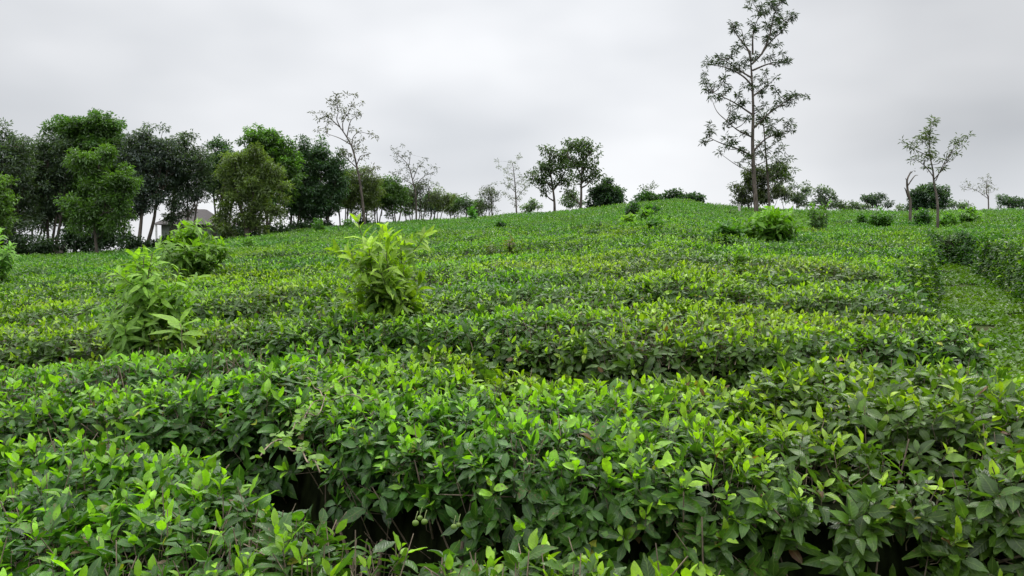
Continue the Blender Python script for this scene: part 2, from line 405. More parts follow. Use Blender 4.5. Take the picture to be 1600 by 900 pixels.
# ------------------------------------------------------------------ ground sheet
def ground_mesh():
    a = np.sinh(np.linspace(-1, 1, 261)*5.2)/np.sinh(5.2)*4000
    xs = a; ys = a
    X, Y = np.meshgrid(xs, ys, indexing='ij'); Z = ground(X, Y)
    n = len(xs); V = np.stack([X, Y, Z], -1).reshape(-1, 3)
    i, j = np.meshgrid(np.arange(n-1), np.arange(n-1), indexing='ij'); k = (i*n+j).ravel()
    F = np.stack([k, k+n, k+n+1, k+1], 1)
    B = MB(); B.add(V, F4=F); return B
def groundmat():
    m, t, b, o = newmat('ground_soil_and_litter')
    g = N(t, 'ShaderNodeNewGeometry')
    n1 = N(t, 'ShaderNodeTexNoise'); n1.inputs['Scale'].default_value = 3; n1.inputs['Detail'].default_value = 8; t.links.new(g.outputs['Position'], n1.inputs[0])
    n2 = N(t, 'ShaderNodeTexNoise'); n2.inputs['Scale'].default_value = 45; n2.inputs['Detail'].default_value = 4; t.links.new(g.outputs['Position'], n2.inputs[0])
    r = N(t, 'ShaderNodeValToRGB'); r.color_ramp.elements[0].position = .38; r.color_ramp.elements[1].position = .62
    r.color_ramp.elements[0].color = (0.035, 0.024, 0.015, 1); r.color_ramp.elements[1].color = (0.03, 0.05, 0.016, 1)
    t.links.new(n1.outputs[0], r.inputs[0])
    mx = N(t, 'ShaderNodeMixRGB', blend_type='OVERLAY'); mx.inputs[0].default_value = .7; t.links.new(r.outputs[0], mx.inputs[1]); t.links.new(n2.outputs[0], mx.inputs[2])
    t.links.new(mx.outputs[0], b.inputs['Base Color']); b.inputs['Roughness'].default_value = .95
    bu = N(t, 'ShaderNodeBump'); bu.inputs['Distance'].default_value = .03; t.links.new(n2.outputs[0], bu.inputs['Height']); t.links.new(bu.outputs[0], b.inputs['Normal'])
    return m
gr = ground_mesh().build('ground', groundmat()); prop(gr, kind='structure')

# path strip and its weeds
def path_obj():
    ys = np.arange(-6.0, PEND+3, 0.25); ss = np.linspace(-1.0, 1.7, 13); V = []
    for y in ys:
        for s_ in ss:
            x = pathx(y)+s_; V.append((x, y, float(ground(x, y))+0.012-0.02*(s_ < -.9 or s_ > 1.6)))
    n = len(ss); F = [(i*n+j, i*n+j+1, (i+1)*n+j+1, (i+1)*n+j) for i in range(len(ys)-1) for j in range(n-1)]
    m, t, b, o = newmat('mossy_path')
    g = N(t, 'ShaderNodeNewGeometry'); n1 = N(t, 'ShaderNodeTexNoise'); n1.inputs['Scale'].default_value = 2.2; n1.inputs['Detail'].default_value = 8; t.links.new(g.outputs['Position'], n1.inputs[0])
    r = N(t, 'ShaderNodeValToRGB'); r.color_ramp.elements[0].position = .35; r.color_ramp.elements[1].position = .60
    r.color_ramp.elements[0].color = (0.055, 0.042, 0.024, 1); r.color_ramp.elements[1].color = (0.04, 0.065, 0.016, 1)
    t.links.new(n1.outputs[0], r.inputs[0]); t.links.new(r.outputs[0], b.inputs['Base Color']); b.inputs['Roughness'].default_value = .95; b.inputs['Specular IOR Level'].default_value = .05
    bu = N(t, 'ShaderNodeBump'); bu.inputs['Distance'].default_value = .05; t.links.new(n1.outputs[0], bu.inputs['Height']); t.links.new(bu.outputs[0], b.inputs['Normal'])
    B = MB(); B.add(V, F4=F); prop(B.build('path', m), kind='structure')
    B = MB(); K = 85000
    y = np.where(rng.random(K) < .25, rng.uniform(-2, 5, K), 4+rng.random(K)**1.5*(PEND-2.5)); s_ = rng.uniform(-.9, 1.5, K); x = pathx(y)+s_
    keep = vn(x*1.3, y*1.3, 5)*.6+vn(x*4, y*4, 6)*.4 > 0.34; x, y = x[keep], y[keep]; K = len(x)
    a = rng.uniform(0, 6.28, K); el = rng.uniform(.1, 1.1, K)
    d = np.stack([np.cos(a)*np.cos(el), np.sin(a)*np.cos(el), np.sin(el)], 1)
    n = np.array([0, 0, 1.0])+rng.normal(0, .25, (K, 3))
    g = vn(x*.9, y*.9, 8); c = np.stack([.06+.07*g, .145+.08*g, .02+0*g], 1)*rng.uniform(.6, 1.25, (K, 1))
    L = rng.uniform(.02, .07, K)*(1+y/25)
    base = np.stack([x, y, ground(x, y)+.012+rng.uniform(0, .03, K)], 1)
    leaves(B, base, d, n, L, L*.55, c, seg=1)
    prop(B.build('low_weeds', M_teafar), 'low creeping weeds and grass carpeting the path between tea hedges', 'weeds', kind='stuff')
path_obj()

# ------------------------------------------------------------------ the tea
C_OLD = np.array([.044, .106, .013]); C_MID = np.array([.100, .238, .014]); C_NEW = np.array([.25, .44, .020]); C_YEL = np.array([.42, .42, .05]); C_BRN = np.array([.13, .075, .035])
def shoots(B, T, pos, nor, seg, K, Ls, dist, fl=1):
    """leafy shoots at pos, K leaves each"""
    M = len(pos)
    if M == 0: return
    up = np.array([0, 0, 1.0])
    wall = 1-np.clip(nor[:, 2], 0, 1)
    patch = vn(pos[:, 0]*.55+3, pos[:, 1]*.55, 91)*.6+vn(pos[:, 0]*1.7, pos[:, 1]*1.7, 92)*.4
    flush = rng.random(M) < fl*(0.26+0.56*sstep(.3, .70, patch))*(1-.8*wall)
    ax = nrm(nor*(.35+.4*wall[:, None])+up*.75*(1-.5*wall[:, None])+rng.normal(0, .24, (M, 3)))
    H = np.where(flush, rng.uniform(.05, .10, M), rng.uniform(.03, .07, M))*Ls
    h0 = pos-nor*0.035
    tipz = h0+ax*H[:, None]
    if T is not None:
        deep = h0-nor*rng.uniform(.04, .13, (M, 1))+rng.normal(0, .025, (M, 3))
        tw = rng.uniform(.6, 1.3, (M, 1))
        tubes(T, deep, h0, .0022*Ls, .0017*Ls, np.array([.2, .14, .09])*tw)
        tubes(T, h0, tipz, .0017*Ls, .0008*Ls, np.where(flush[:, None], np.array([[.16, .22, .06]]), np.array([[.22, .16, .10]])*tw))
    ph0 = rng.uniform(0, 6.28, M)
    ref = np.where(np.abs(ax[:, 0:1]) > .8, np.array([[0, 1.0, 0]]), np.array([[1.0, 0, 0]]))
    e1 = nrm(np.cross(ax, ref)); e2 = np.cross(ax, e1)
    for j in range(K):
        f = (j+rng.uniform(.2, .9, M))/K
        ph = ph0+2.4*j+rng.normal(0, .35, M)
        rad = e1*np.cos(ph)[:, None]+e2*np.sin(ph)[:, None]
        tilt = np.where(flush, 1.45-1.05*f, 1.6-.75*f)+rng.normal(0, .28, M)
        d = rad*np.sin(tilt)[:, None]+ax*np.cos(tilt)[:, None]
        d[:, 2] -= .15*wall
        n = ax*np.sin(tilt)[:, None]-rad*np.cos(tilt)[:, None]+rng.normal(0, .32, (M, 3))
        L = Ls*np.clip(rng.lognormal(-2.96, .28, M), .02, .095)*np.where(flush & (f > .65), .75, 1.0)*(1+.2*wall)*(1+.35*(fl == 0))
        W = L*rng.uniform(.34, .54, M)
        age = np.where(flush, sstep(.15, .95, f+rng.normal(0, .15, M)), .46*rng.random(M)*(1-.6*wall))[:, None]
        c = C_OLD*(1-age)+C_MID*age
        a2 = np.clip((age-.42)/.58, 0, 1); c = c*(1-a2)+C_NEW*a2
        # blue-green old leaves and a few yellow or scorched ones
        bl = rng.random((M, 1)); c = np.where((age < .35) & (bl < .2), c*np.array([.9, .9, 1.4]), c)
        y_ = rng.random((M, 1)); c = np.where(y_ < .004, C_YEL*.8, c); c = np.where(y_ > .993, C_BRN, c); L = np.where((y_[:, 0] < .004) | (y_[:, 0] > .993), L*.7, L); W = np.minimum(W, L*.6)
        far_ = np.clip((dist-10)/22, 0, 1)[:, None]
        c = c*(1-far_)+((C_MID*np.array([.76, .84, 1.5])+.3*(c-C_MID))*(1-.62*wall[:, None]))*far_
        hue = vn(pos[:, 0]*.8+40, pos[:, 1]*.8, 97)[:, None]-.5
        c = c*(1+np.array([.5, 0, -.2])*hue)
        c = c*rng.uniform(.6, 1.3, (M, 1))
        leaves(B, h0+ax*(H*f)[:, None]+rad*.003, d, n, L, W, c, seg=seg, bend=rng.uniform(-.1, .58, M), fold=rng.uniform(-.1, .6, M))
zones = [(-7.5, 7.5, -1.2, 9.0, .05), (-17, 17, 9.0, 20.0, .10), (-53, 53, 20.0, 66.0, .30)]
HB = {}
def hb(o):
    if o not in HB: HB[o] = dict(leaf=MB(), twig=MB(), core=MB(), leaf2=MB())
    return HB[o]
for zi, (x0, x1, y0, y1, st) in enumerate(zones):
    xs = np.arange(x0, x1+1e-6, st); ys = np.arange(y0, y1+1e-6, st)
    X, Y = np.meshgrid(xs, ys, indexing='ij'); Z, C, Dd = canopy(X, Y)
    nX, nY = X.shape; i, j = np.meshgrid(np.arange(nX-1), np.arange(nY-1), indexing='ij')
    k = (i*nY+j).ravel(); P = np.stack([X, Y, Z], -1).reshape(-1, 3)
    q = np.stack([k, k+nY, k+nY+1, k+1], 1)
    cx = (X[:-1, :-1]+st/2).ravel(); cy = (Y[:-1, :-1]+st/2).ravel(); Cc = C.reshape(-1)[q]
    vis = (np.abs(cx) < .78*np.maximum(cy, .2)+1.9) & (Cc.max(1) > .10)
    uu = np.clip(cx/np.maximum(cy, 1), _u[0], _u[-1]); vis &= cy < np.interp(uu, _uu, _Ds)+4
    q = q[vis]; cx = cx[vis]; cy = cy[vis]
    ow = owner(cx, cy)
    e1 = P[q[:, 1]]-P[q[:, 0]]; e2 = P[q[:, 3]]-P[q[:, 0]]; e3 = P[q[:, 2]]-P[q[:, 1]]
    nn = np.cross(e1, e2)+np.cross(P[q[:, 2]]-P[q[:, 3]], e3); area = np.linalg.norm(nn, axis=1)/2; nn = nrm(nn)
    gz0, gz1 = np.gradient(Z, st)
    hn = np.stack([-gz0, -gz1, np.ones_like(Z)], -1).reshape(-1, 3); hn = nrm(hn); hn[:, 2] *= .3
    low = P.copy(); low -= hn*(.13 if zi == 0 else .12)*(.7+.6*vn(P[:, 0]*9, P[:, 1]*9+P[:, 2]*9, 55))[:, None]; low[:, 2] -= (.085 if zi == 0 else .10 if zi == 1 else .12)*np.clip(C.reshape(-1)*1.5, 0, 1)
    dist = np.hypot(cx, cy)
    dens = 520*np.minimum(1, (3.6/np.maximum(dist, .1))**1.08)
    dens = dens*(1-.15*(1-nn[:, 2])*(dist < 9))
    dens = dens*np.where(cy > 14, .85, 1)
    hz_ = P[q[:, 0], 2]-ground(cx, cy)
    dens = dens*np.where((nn[:, 2] < .7) & (dist < 4) & (cx < .9), np.where(cx < .12, .12, .5)+np.where(cx < .12, .88, .5)*sstep(np.where((cx < .05) & (cx > -.9), .38, .26), np.where((cx < .05) & (cx > -.9), .70, .60), hz_+.22*(vn(cx*2.3, cy*2.3, 58)-.5)), 1.15)
    dens = dens*(1+(1-nn[:, 2])*np.clip((dist-5)/4, 0, 4.5))
    patchy = vn(cx*1.9+9, cy*1.9, 96)
    dens = dens*(1-.5*sstep(.64, .86, patchy))
    cnt = rng.poisson(dens*area)
    # nothing to see inside the near block directly under the camera
    cnt = np.where(cy < -.3, 0, cnt)
    for o in np.unique(ow):
        H_ = hb(int(o)); sel = ow == o
        used, inv = np.unique(q[sel].ravel(), return_inverse=True)
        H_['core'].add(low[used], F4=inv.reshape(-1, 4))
        idx = np.repeat(np.nonzero(sel)[0], cnt[sel])
        a, b = rng.random((2, len(idx), 1))
        pos = (P[q[idx, 0]]*(1-a)*(1-b)+P[q[idx, 1]]*a*(1-b)+P[q[idx, 2]]*a*b+P[q[idx, 3]]*(1-a)*b)
        nr_ = nn[idx]; ds = np.hypot(pos[:, 0], pos[:, 1])
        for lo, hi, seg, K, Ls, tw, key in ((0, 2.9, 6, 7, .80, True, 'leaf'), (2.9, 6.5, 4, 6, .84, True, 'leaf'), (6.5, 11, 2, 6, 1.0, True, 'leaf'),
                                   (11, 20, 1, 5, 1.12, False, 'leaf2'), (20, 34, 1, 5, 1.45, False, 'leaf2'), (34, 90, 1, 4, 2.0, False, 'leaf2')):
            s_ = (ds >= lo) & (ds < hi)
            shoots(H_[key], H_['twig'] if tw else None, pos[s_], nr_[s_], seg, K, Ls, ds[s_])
            if hi < 12:      # older leaves deeper inside the bush
                k_ = np.nonzero(s_)[0]; k_ = k_[rng.random(len(k_)) < np.where(nr_[k_][:, 2] < .8, .8, .3)]
                shoots(H_[key], None, pos[k_]-nr_[k_]*rng.uniform(.05, .11, (len(k_), 1)), nr_[k_], min(seg, 4), 5, Ls, ds[k_], 0)
        if zi == 0:
            # bare woody branches showing on the cut faces and in the thin spots
            wl = np.nonzero(sel & (nn[:, 2] < .75) & (dist < 6))[0]
            if len(wl):
                w_ = rng.choice(wl, min(len(wl), 380), replace=True)
                p = (P[q[w_, 0]]+P[q[w_, 2]])/2; n_ = nn[w_]
                gz = ground(p[:, 0], p[:, 1])
                a0 = p-n_*rng.uniform(.08, .22, (len(w_), 1)); a0[:, 2] = np.maximum(gz, p[:, 2]-rng.uniform(.12, .45, len(w_)))
                m_ = (a0+p)/2+rng.normal(0, .05, (len(w_), 3)); e_ = p+n_*.02+rng.normal(0, .03, (len(w_), 3)); e_[:, 2] += .03
                rr = rng.uniform(.0014, .0038, len(w_)); cc = np.array([.26, .21, .15])*rng.uniform(.5, 1.3, (len(w_), 1))
                tubes(H_['twig'], a0, m_, rr*1.3, rr, cc, 5); tubes(H_['twig'], m_, e_, rr, rr*.55, cc, 5)
            tp = np.nonzero(sel & (nn[:, 2] > .75) & (dist < 7))[0]
            if len(tp):
                w_ = rng.choice(tp, min(len(tp), int(len(tp)*.9)), replace=False); p = (P[q[w_, 0]]+P[q[w_, 2]])/2
                patch = vn(p[:, 0]*2.1, p[:, 1]*2.1, 95) > .58; p = p[patch]
                a0 = p+rng.normal(0, .03, p.shape)-[0, 0, .12]; e_ = p+rng.normal(0, .03, p.shape)+[0, 0, .012]
                tubes(H_['twig'], a0, e_, .0021, .0012, np.array([.40, .29, .20])*rng.uniform(.5, 1.2, (len(p), 1)), 4)
INFO = {0: ('low tea hedge in the bottom left corner, nearest of all, before the dark hollow', 'rows'),
        1: ('broad tea hedge across the foreground behind the dark hollow, bare stems showing below', 'rows'),
        2: ('tea hedge row directly behind the foreground hedge, with the tall leafy sapling growing through it', 'rows'),
        3: ('third tea hedge row, starting at the short dark side behind the foreground rows', 'rows'),
        4: ('fourth tea hedge row, low on the slope behind the saplings', 'rows'),
        11: ('tea hedge at the right edge nearest the camera across the grassy path', 'right'),
        12: ('thick tea hedge with a dark shaded side right of the grassy path', 'right'),
        13: ('tea hedge farthest up the grassy path, right of its narrow end', 'right')}
GRP = {'rows': 'tea hedge rows in the foreground', 'right': 'tea hedges right of the grassy path'}
for o, H_ in sorted(HB.items()):
    if o == 5:
        lf = H_['leaf2']
        t = thing('tea_field', (0, 30, float(ground(0, 30))), 'clipped tea bushes covering the hillside up to the skyline', 'tea field', kind='stuff')
        if H_['leaf'].n: H_['leaf'].build('leaves', M_tea, t)
        H_['leaf2'].build('leaves', M_teafar, t); H_['core'].build('inner_shade_shell', M_core, t)
        if H_['twig'].n: H_['twig'].build('twigs', M_twig, t)
        HEDGE5 = t
    else:
        V = np.concatenate(H_['core'].v); c = V.mean(0); c[2] = float(ground(c[0], c[1]))
        t = thing('tea_hedge', c, INFO[o][0], 'tea hedge', GRP[INFO[o][1]])
        if H_['leaf'].n: H_['leaf'].build('leaves', M_tea, t)
        if H_['leaf2'].n: H_['leaf2'].build('leaves', M_teafar, t)
        H_['core'].build('inner_shade_shell', M_core, t)  # sheet below the leaves, coloured dark so gaps read as shade
        if H_['twig'].n: H_['twig'].build('twigs', M_twig, t)
        H_['root'] = t
print('tea done')

# gnarled stems in the hollow under the foreground hedge
B = MB()
for k in range(54):
    x = rng.uniform(-1.0, .15) if k < 36 else rng.uniform(.15, 1.7); y = float(E2(x))+rng.uniform(.10, .34); g = float(ground(x, y))
    P = [np.array([x, y, g-.05])]; d = np.array([rng.normal(0, .25), rng.normal(-.15, .25), 1.0]); h = rng.uniform(.5, .72); n_ = 5
    for q in range(n_): d = d+rng.normal(0, .38, 3)*[1, 1, .1]; P.append(P[-1]+nrm(d)*h/n_)
    P = curve(P, 4); r0 = rng.uniform(.005, .016); cc = np.array([.30, .27, .19])*rng.uniform(.6, 1.3)
    limb(B, P, np.linspace(r0, r0*.45, len(P))*(1+.15*rng.normal(0, 1, len(P))), cc, 6)
    for q in range(3):
        i = rng.integers(len(P)//3, len(P)-2); a = P[i]; e_ = a+np.array([rng.normal(0, .12), rng.uniform(-.2, .05), rng.uniform(.05, .2)])
        Q = curve([a, (a+e_)/2+rng.normal(0, .03, 3), e_], 4); limb(B, Q, np.linspace(r0*.5, r0*.15, len(Q)), cc*1.1, 5)
B.build('woody_stems', M_twig, HB[1]['root'])
B = MB(); K = 2600; x = rng.uniform(-2.2, 2.2, K); y = (E1(x)*.5+E2(x)*.5)+rng.uniform(-.35, .6, K)
d = nrm(np.stack([rng.normal(0, 1, K), rng.normal(0, 1, K), rng.normal(0, .18, K)], 1))
leaves(B, np.stack([x, y, ground(x, y)+rng.uniform(.004, .03, K)], 1), d, np.array([0, 0, 1.0])+rng.normal(0, .3, (K, 3)), rng.uniform(.03, .07, K), rng.uniform(.015, .03, K), np.array([[.20, .13, .07]])*rng.uniform(.4, 1.4, (K, 1)), seg=2, bend=.3)
prop(B.build('leaf_litter', M_teafar), 'dry brown leaf litter on the soil in the dark hollow', 'leaf litter', kind='stuff')

# tea fruit hanging under the shoulder of the foreground hedge
def fruit(px, py, D, r):
    c = pt(px, py, D); B = MB(); nu, nv = 12, 8; V = []
    for i in range(nv+1):
        th = math.pi*i/nv
        for k in range(nu):
            ph = 2*math.pi*k/nu; rr = r*(1+.06*math.cos(3*ph)*math.sin(th)); V.append(c+np.array([rr*math.sin(th)*math.cos(ph), rr*math.sin(th)*math.sin(ph), rr*.86*math.cos(th)]))
    F = [(i*nu+k, i*nu+(k+1) % nu, (i+1)*nu+(k+1) % nu, (i+1)*nu+k) for i in range(nv) for k in range(nu)]
    B.add(V, F4=F, col=(.16, .24, .05)); limb(B, [c+[0, 0, r*.8], c+[.002, .006, r+.008], c+[.004, .02, r+.014]], [.0015, .0013, .0012], (.12, .14, .05), 5)
    B.build('tea_fruit', M_soft, HB[1]['root'])
for a in ((649, 817, 1.83, .0085), (663, 815, 1.84, .0085), (656, 809, 1.86, .007), (709, 823, 1.88, .008), (716, 820, 1.9, .007)): fruit(*a)

# ------------------------------------------------------------------ leafy plants (saplings, shrubs, weeds)
def leafy(name, label, cat, px, base, hgt, spread, nst, LL, cols, nodes=12, group=None, ratio=.3, seg=4, side=0, droop=.35, mat=None, dark=1.0, lean=0.0, bare=.15, taper=.35, upw=.8):
    x, y, z = base; t = thing(name, (x, y, z), label, cat, group)
    B = MB(); W = MB(); top_c = np.array(cols[0]); low_c = np.array(cols[1])
    def stem(p0, dir_, L, r, nn, lo):
        P = [p0]; d = dir_.copy(); st = L/6
        for k in range(6):
            d = nrm(d+rng.normal(0, .10, 3)+np.array([0, 0, .08])); P.append(P[-1]+d*st)
        P = np.array(P); limb(W, P, np.linspace(r*.6, r*.25, 7), np.array([.16, .15, .07]), 5)
        f = np.linspace(lo, 1, nn)+rng.uniform(-.02, .02, nn); f = np.clip(f, 0, 1)
        ps = np.stack([np.interp(f*6, np.arange(7), P[:, c]) for c in range(3)], 1); ax = nrm(P[-1]-P[-3])
        e1 = nrm(np.cross(ax, [0.3, 1, .1])); e2 = np.cross(ax, e1)
        for rep in (0, 1):
            ph = np.arange(nn)*2.4+rep*math.pi+rng.normal(0, .3, nn)
            rad = e1*np.cos(ph)[:, None]+e2*np.sin(ph)[:, None]
            tl = 1.5-upw*f**2+rng.normal(0, .2, nn)
            dd = rad*np.sin(tl)[:, None]+ax*np.cos(tl)[:, None]
            n_ = ax*np.sin(tl)[:, None]-rad*np.cos(tl)[:, None]+rng.normal(0, .15, (nn, 3))
            LLx = LL*rng.uniform(.7, 1.15, nn)*np.where(f > .93, .7, 1)
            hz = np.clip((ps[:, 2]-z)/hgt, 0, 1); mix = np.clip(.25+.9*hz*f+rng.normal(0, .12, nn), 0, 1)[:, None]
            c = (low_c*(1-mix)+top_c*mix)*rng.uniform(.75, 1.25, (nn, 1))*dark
            leaves(B, ps+rad*.004, dd, n_, LLx, LLx*ratio*rng.uniform(.85, 1.2, nn), c, seg=seg, bend=droop+rng.uniform(-.15, .2, nn), fold=rng.uniform(.15, .5, nn))
        return P
    for s_ in range(nst):
        uq = (s_+.5)/nst; a = s_*2.4+rng.uniform(-.5, .5); tl = spread/hgt*(.1+1.5*uq) if nst > 1 else lean
        d0 = nrm(np.array([math.cos(a)*tl, math.sin(a)*tl, 1.0])); L = hgt*(1.02-taper*uq)*rng.uniform(.8, 1.06)*math.hypot(1, tl*.5)
        if s_ == 0: d0 = nrm(np.array([lean, 0, 1.0])); L = hgt
        P = stem(np.array([x, y, z])+rng.normal(0, .015, 3)*[1, 1, 0], d0, L, .006+.006*hgt, nodes, bare)
        for q in range(side):
            k = rng.integers(1, 6); a = rng.uniform(0, 6.28)
            stem(P[k], nrm(np.array([math.cos(a), math.sin(a), .55])), hgt*rng.uniform(.18, .36), .004+.003*hgt, max(4, nodes//2), .2)
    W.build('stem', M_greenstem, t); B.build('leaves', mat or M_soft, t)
    return t
def cbase(px, py, sink=.55):
    """foot of a plant: in the tea below the point where it leaves the canopy at (px, py)"""
    p = at(px, py); p[2] -= sink; return p
YG = (.20, .36, .035); G1_ = (.055, .13, .028); GB = (.12, .30, .03); 
def up_h(px, base, pytop):  # height so that the top is seen at pytop
    d = base[1]; return pt(px, pytop, d)[2]-base[2]
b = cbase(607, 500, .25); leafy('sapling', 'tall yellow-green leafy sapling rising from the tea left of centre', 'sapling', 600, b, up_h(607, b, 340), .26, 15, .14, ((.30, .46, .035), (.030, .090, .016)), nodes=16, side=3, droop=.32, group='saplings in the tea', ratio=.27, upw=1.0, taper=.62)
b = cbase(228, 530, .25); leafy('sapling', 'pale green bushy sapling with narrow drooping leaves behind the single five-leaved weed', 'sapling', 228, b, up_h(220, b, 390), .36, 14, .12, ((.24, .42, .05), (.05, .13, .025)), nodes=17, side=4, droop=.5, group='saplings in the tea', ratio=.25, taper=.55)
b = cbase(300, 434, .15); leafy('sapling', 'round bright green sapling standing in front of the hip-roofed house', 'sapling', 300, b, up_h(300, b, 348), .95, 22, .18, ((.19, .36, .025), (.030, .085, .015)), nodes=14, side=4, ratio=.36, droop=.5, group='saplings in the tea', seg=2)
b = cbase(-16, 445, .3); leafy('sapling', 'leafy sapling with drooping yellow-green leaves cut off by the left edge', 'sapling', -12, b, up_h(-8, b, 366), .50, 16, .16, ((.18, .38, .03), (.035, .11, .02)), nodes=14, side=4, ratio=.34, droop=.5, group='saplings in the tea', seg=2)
# the single five-leaved weed
b = at(284, 546); b[2] -= .1
t = thing('broadleaf_weed', b, 'single weed with a few very large upright yellow-green leaves above the hedge', 'weed')
B = MB(); Wt = MB(); D = b[1]
P = curve([b, pt(284, 522, D), pt(281, 505, D)], 5); limb(Wt, P, np.linspace(.004, .0025, len(P)), (.15, .22, .06), 6); Wt.build('stem', M_twig, t)
for (ax_, ay, bx, by, dy, Lw, nz_) in ((281, 506, 236, 490, -.03, .30, .5), (281, 504, 298, 481, .02, .42, .3), (282, 512, 311, 500, -.04, .33, .5), (283, 520, 232, 522, -.06, .28, .6), (284, 522, 316, 524, -.07, .36, .7), (284, 526, 306, 542, -.08, .34, .6), (283, 516, 262, 500, .1, .36, .5)):
    p0 = pt(ax_, ay, D); p1 = pt(bx, by, D+dy); L = np.linalg.norm(p1-p0)
    leaves(B, p0[None], (p1-p0+np.array([0, 0, .03]))[None], np.array([[0.05, -.45, 1.0]]), np.array([L*1.1]), np.array([L*Lw]), np.array([[.22, .40, .03]])*rng.uniform(.7, 1.1), seg=6, bend=.22, fold=.25)
B.build('leaves', M_soft, t)
small = [ # px, py foot, py top, spread, stems, leaf, colours, label
 (1205, 376, 326, .95, 24, .22, ((.16, .34, .02), (.035, .10, .015)), 'large rounded bright green shrub below the tall thin tree'),
 (1135, 374, 348, .35, 10, .17, ((.09, .22, .03), (.03, .10, .02)), 'small round green shrub left of the large rounded shrub'),
 (990, 341, 316, .35, 9, .20, ((.045, .11, .03), (.02, .06, .015)), 'dark green shrub at the left foot of the hilltop'),
 (1006, 344, 326, .3, 6, .20, ((.16, .32, .04), (.05, .14, .03)), 'light green shrub beside the dark shrub below the hilltop'),
 (1022, 358, 343, .3, 7, .18, ((.08, .2, .03), (.03, .1, .02)), 'low green shrub on the slope just below the hilltop'),
 (983, 350, 336, .3, 5, .18, ((.22, .38, .05), (.08, .2, .03)), 'pale yellow-green weed on the slope below the hilltop'),
 (1276, 362, 316, .28, 6, .16, ((.10, .20, .03), (.03, .09, .02)), 'slender upright shrub right of the large rounded shrub'),
 (1377, 356, 324, .45, 9, .18, ((.10, .24, .03), (.04, .11, .02)), 'medium green shrub midway between slender shrub and bare tree'),
 (1512, 350, 326, .9, 16, .20, ((.16, .32, .035), (.05, .14, .02)), 'wide light green shrub right of the bare tree'),
 (1480, 352, 334, .5, 8, .20, ((.14, .30, .04), (.05, .14, .02)), 'low yellow-green shrub at the foot of the bare tree'),
 (1440, 352, 326, .4, 8, .20, ((.05, .13, .03), (.025, .08, .02)), 'dark narrow shrub left of the bare tree foot'),
 (1350, 352, 336, .35, 6, .18, ((.06, .15, .03), (.03, .09, .02)), 'small dark shrub in the tea left of the medium shrub'),
 (1155, 408, 392, .12, 3, .10, ((.24, .42, .05), (.12, .28, .03)), 'small yellow-green sprout standing in the open tea on the right'),
 (738, 345, 322, .22, 4, .22, ((.10, .28, .04), (.05, .16, .03)), 'slim bright green sapling at the end of the tree belt'),
 (783, 356, 344, .2, 4, .16, ((.05, .13, .03), (.03, .08, .02)), 'tiny dark shrub on the slope below the pale thin tree'),
 (100, 398, 378, .5, 9, .18, ((.14, .28, .03), (.04, .12, .02)), 'light green shrub at the foot of the tree belt by the wall post'),
 (545, 356, 338, .4, 6, .16, ((.12, .28, .04), (.05, .15, .03)), 'small light green shrub at the tree belt foot behind the tall sapling'),
 (500, 362, 342, .4, 7, .18, ((.08, .2, .03), (.04, .1, .02)), 'green shrub at the foot of the dark trees left of the tall sapling'),
 (390, 384, 366, .25, 4, .14, ((.16, .33, .03), (.06, .16, .02)), 'small bright weed at the tea edge under the olive tree'),
 (768, 392, 376, .3, 2, .10, ((.12, .2, .04), (.08, .10, .03)), 'thin reddish-brown weedy shrub in the middle of the slope'),
 (798, 388, 370, .3, 3, .10, ((.15, .14, .05), (.10, .10, .04)), 'thin dry brown shrub in the middle of the slope'),
 (1015, 336, 322, .5, 7, .25, ((.06, .16, .03), (.03, .09, .02)), 'low green shrub on the left shoulder of the hilltop'),
]
for (px, pf, ptop, spr, ns_, LL, cl, lab) in small:
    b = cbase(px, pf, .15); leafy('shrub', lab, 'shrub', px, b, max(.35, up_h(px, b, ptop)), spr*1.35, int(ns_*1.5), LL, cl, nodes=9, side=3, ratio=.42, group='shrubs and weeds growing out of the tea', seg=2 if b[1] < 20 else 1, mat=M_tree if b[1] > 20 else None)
# a pale vine scrambling over the foreground hedge
b = at(470, 640)
t = thing('climbing_vine', b, 'pale yellow-green vine with small lobed leaves scrambling over the foreground hedge left of centre', 'vine', )
B = MB(); Wt = MB()
for pts in (((405, 715), (455, 672), (470, 655), (505, 624), (560, 622), (590, 630)), ((470, 655), (500, 640), (520, 600), (560, 590)), ((430, 690), (460, 700), (480, 715), (500, 735)), ((505, 624), (490, 600), (470, 590))):
    Pw = []
    for (a_, b_) in pts:
        p = at(a_, b_, .05); Pw.append(p)
    P = curve(Pw, 6); P[:, 2] += .012*np.sin(np.arange(len(P))*.9)
    limb(Wt, P, np.full(len(P), .0022), (.24, .26, .08), 5)
    for q in P[::2]:
        for k in range(3):
            a = rng.uniform(0, 6.28); dd = np.array([math.cos(a), math.sin(a), rng.uniform(-.2, .6)])
            leaves(B, q[None]+rng.normal(0, .012, (1, 3)), dd[None], np.array([[0, -.3, .8]])+rng.normal(0, .6, (1, 3)), rng.uniform(.018, .032), rng.uniform(.016, .026), np.array([[.17, .30, .05]])*rng.uniform(.7, 1.2), seg=4, bend=.15, fold=.2)
Wt.build('stem', M_twig, t); B.build('leaves', M_soft, t)

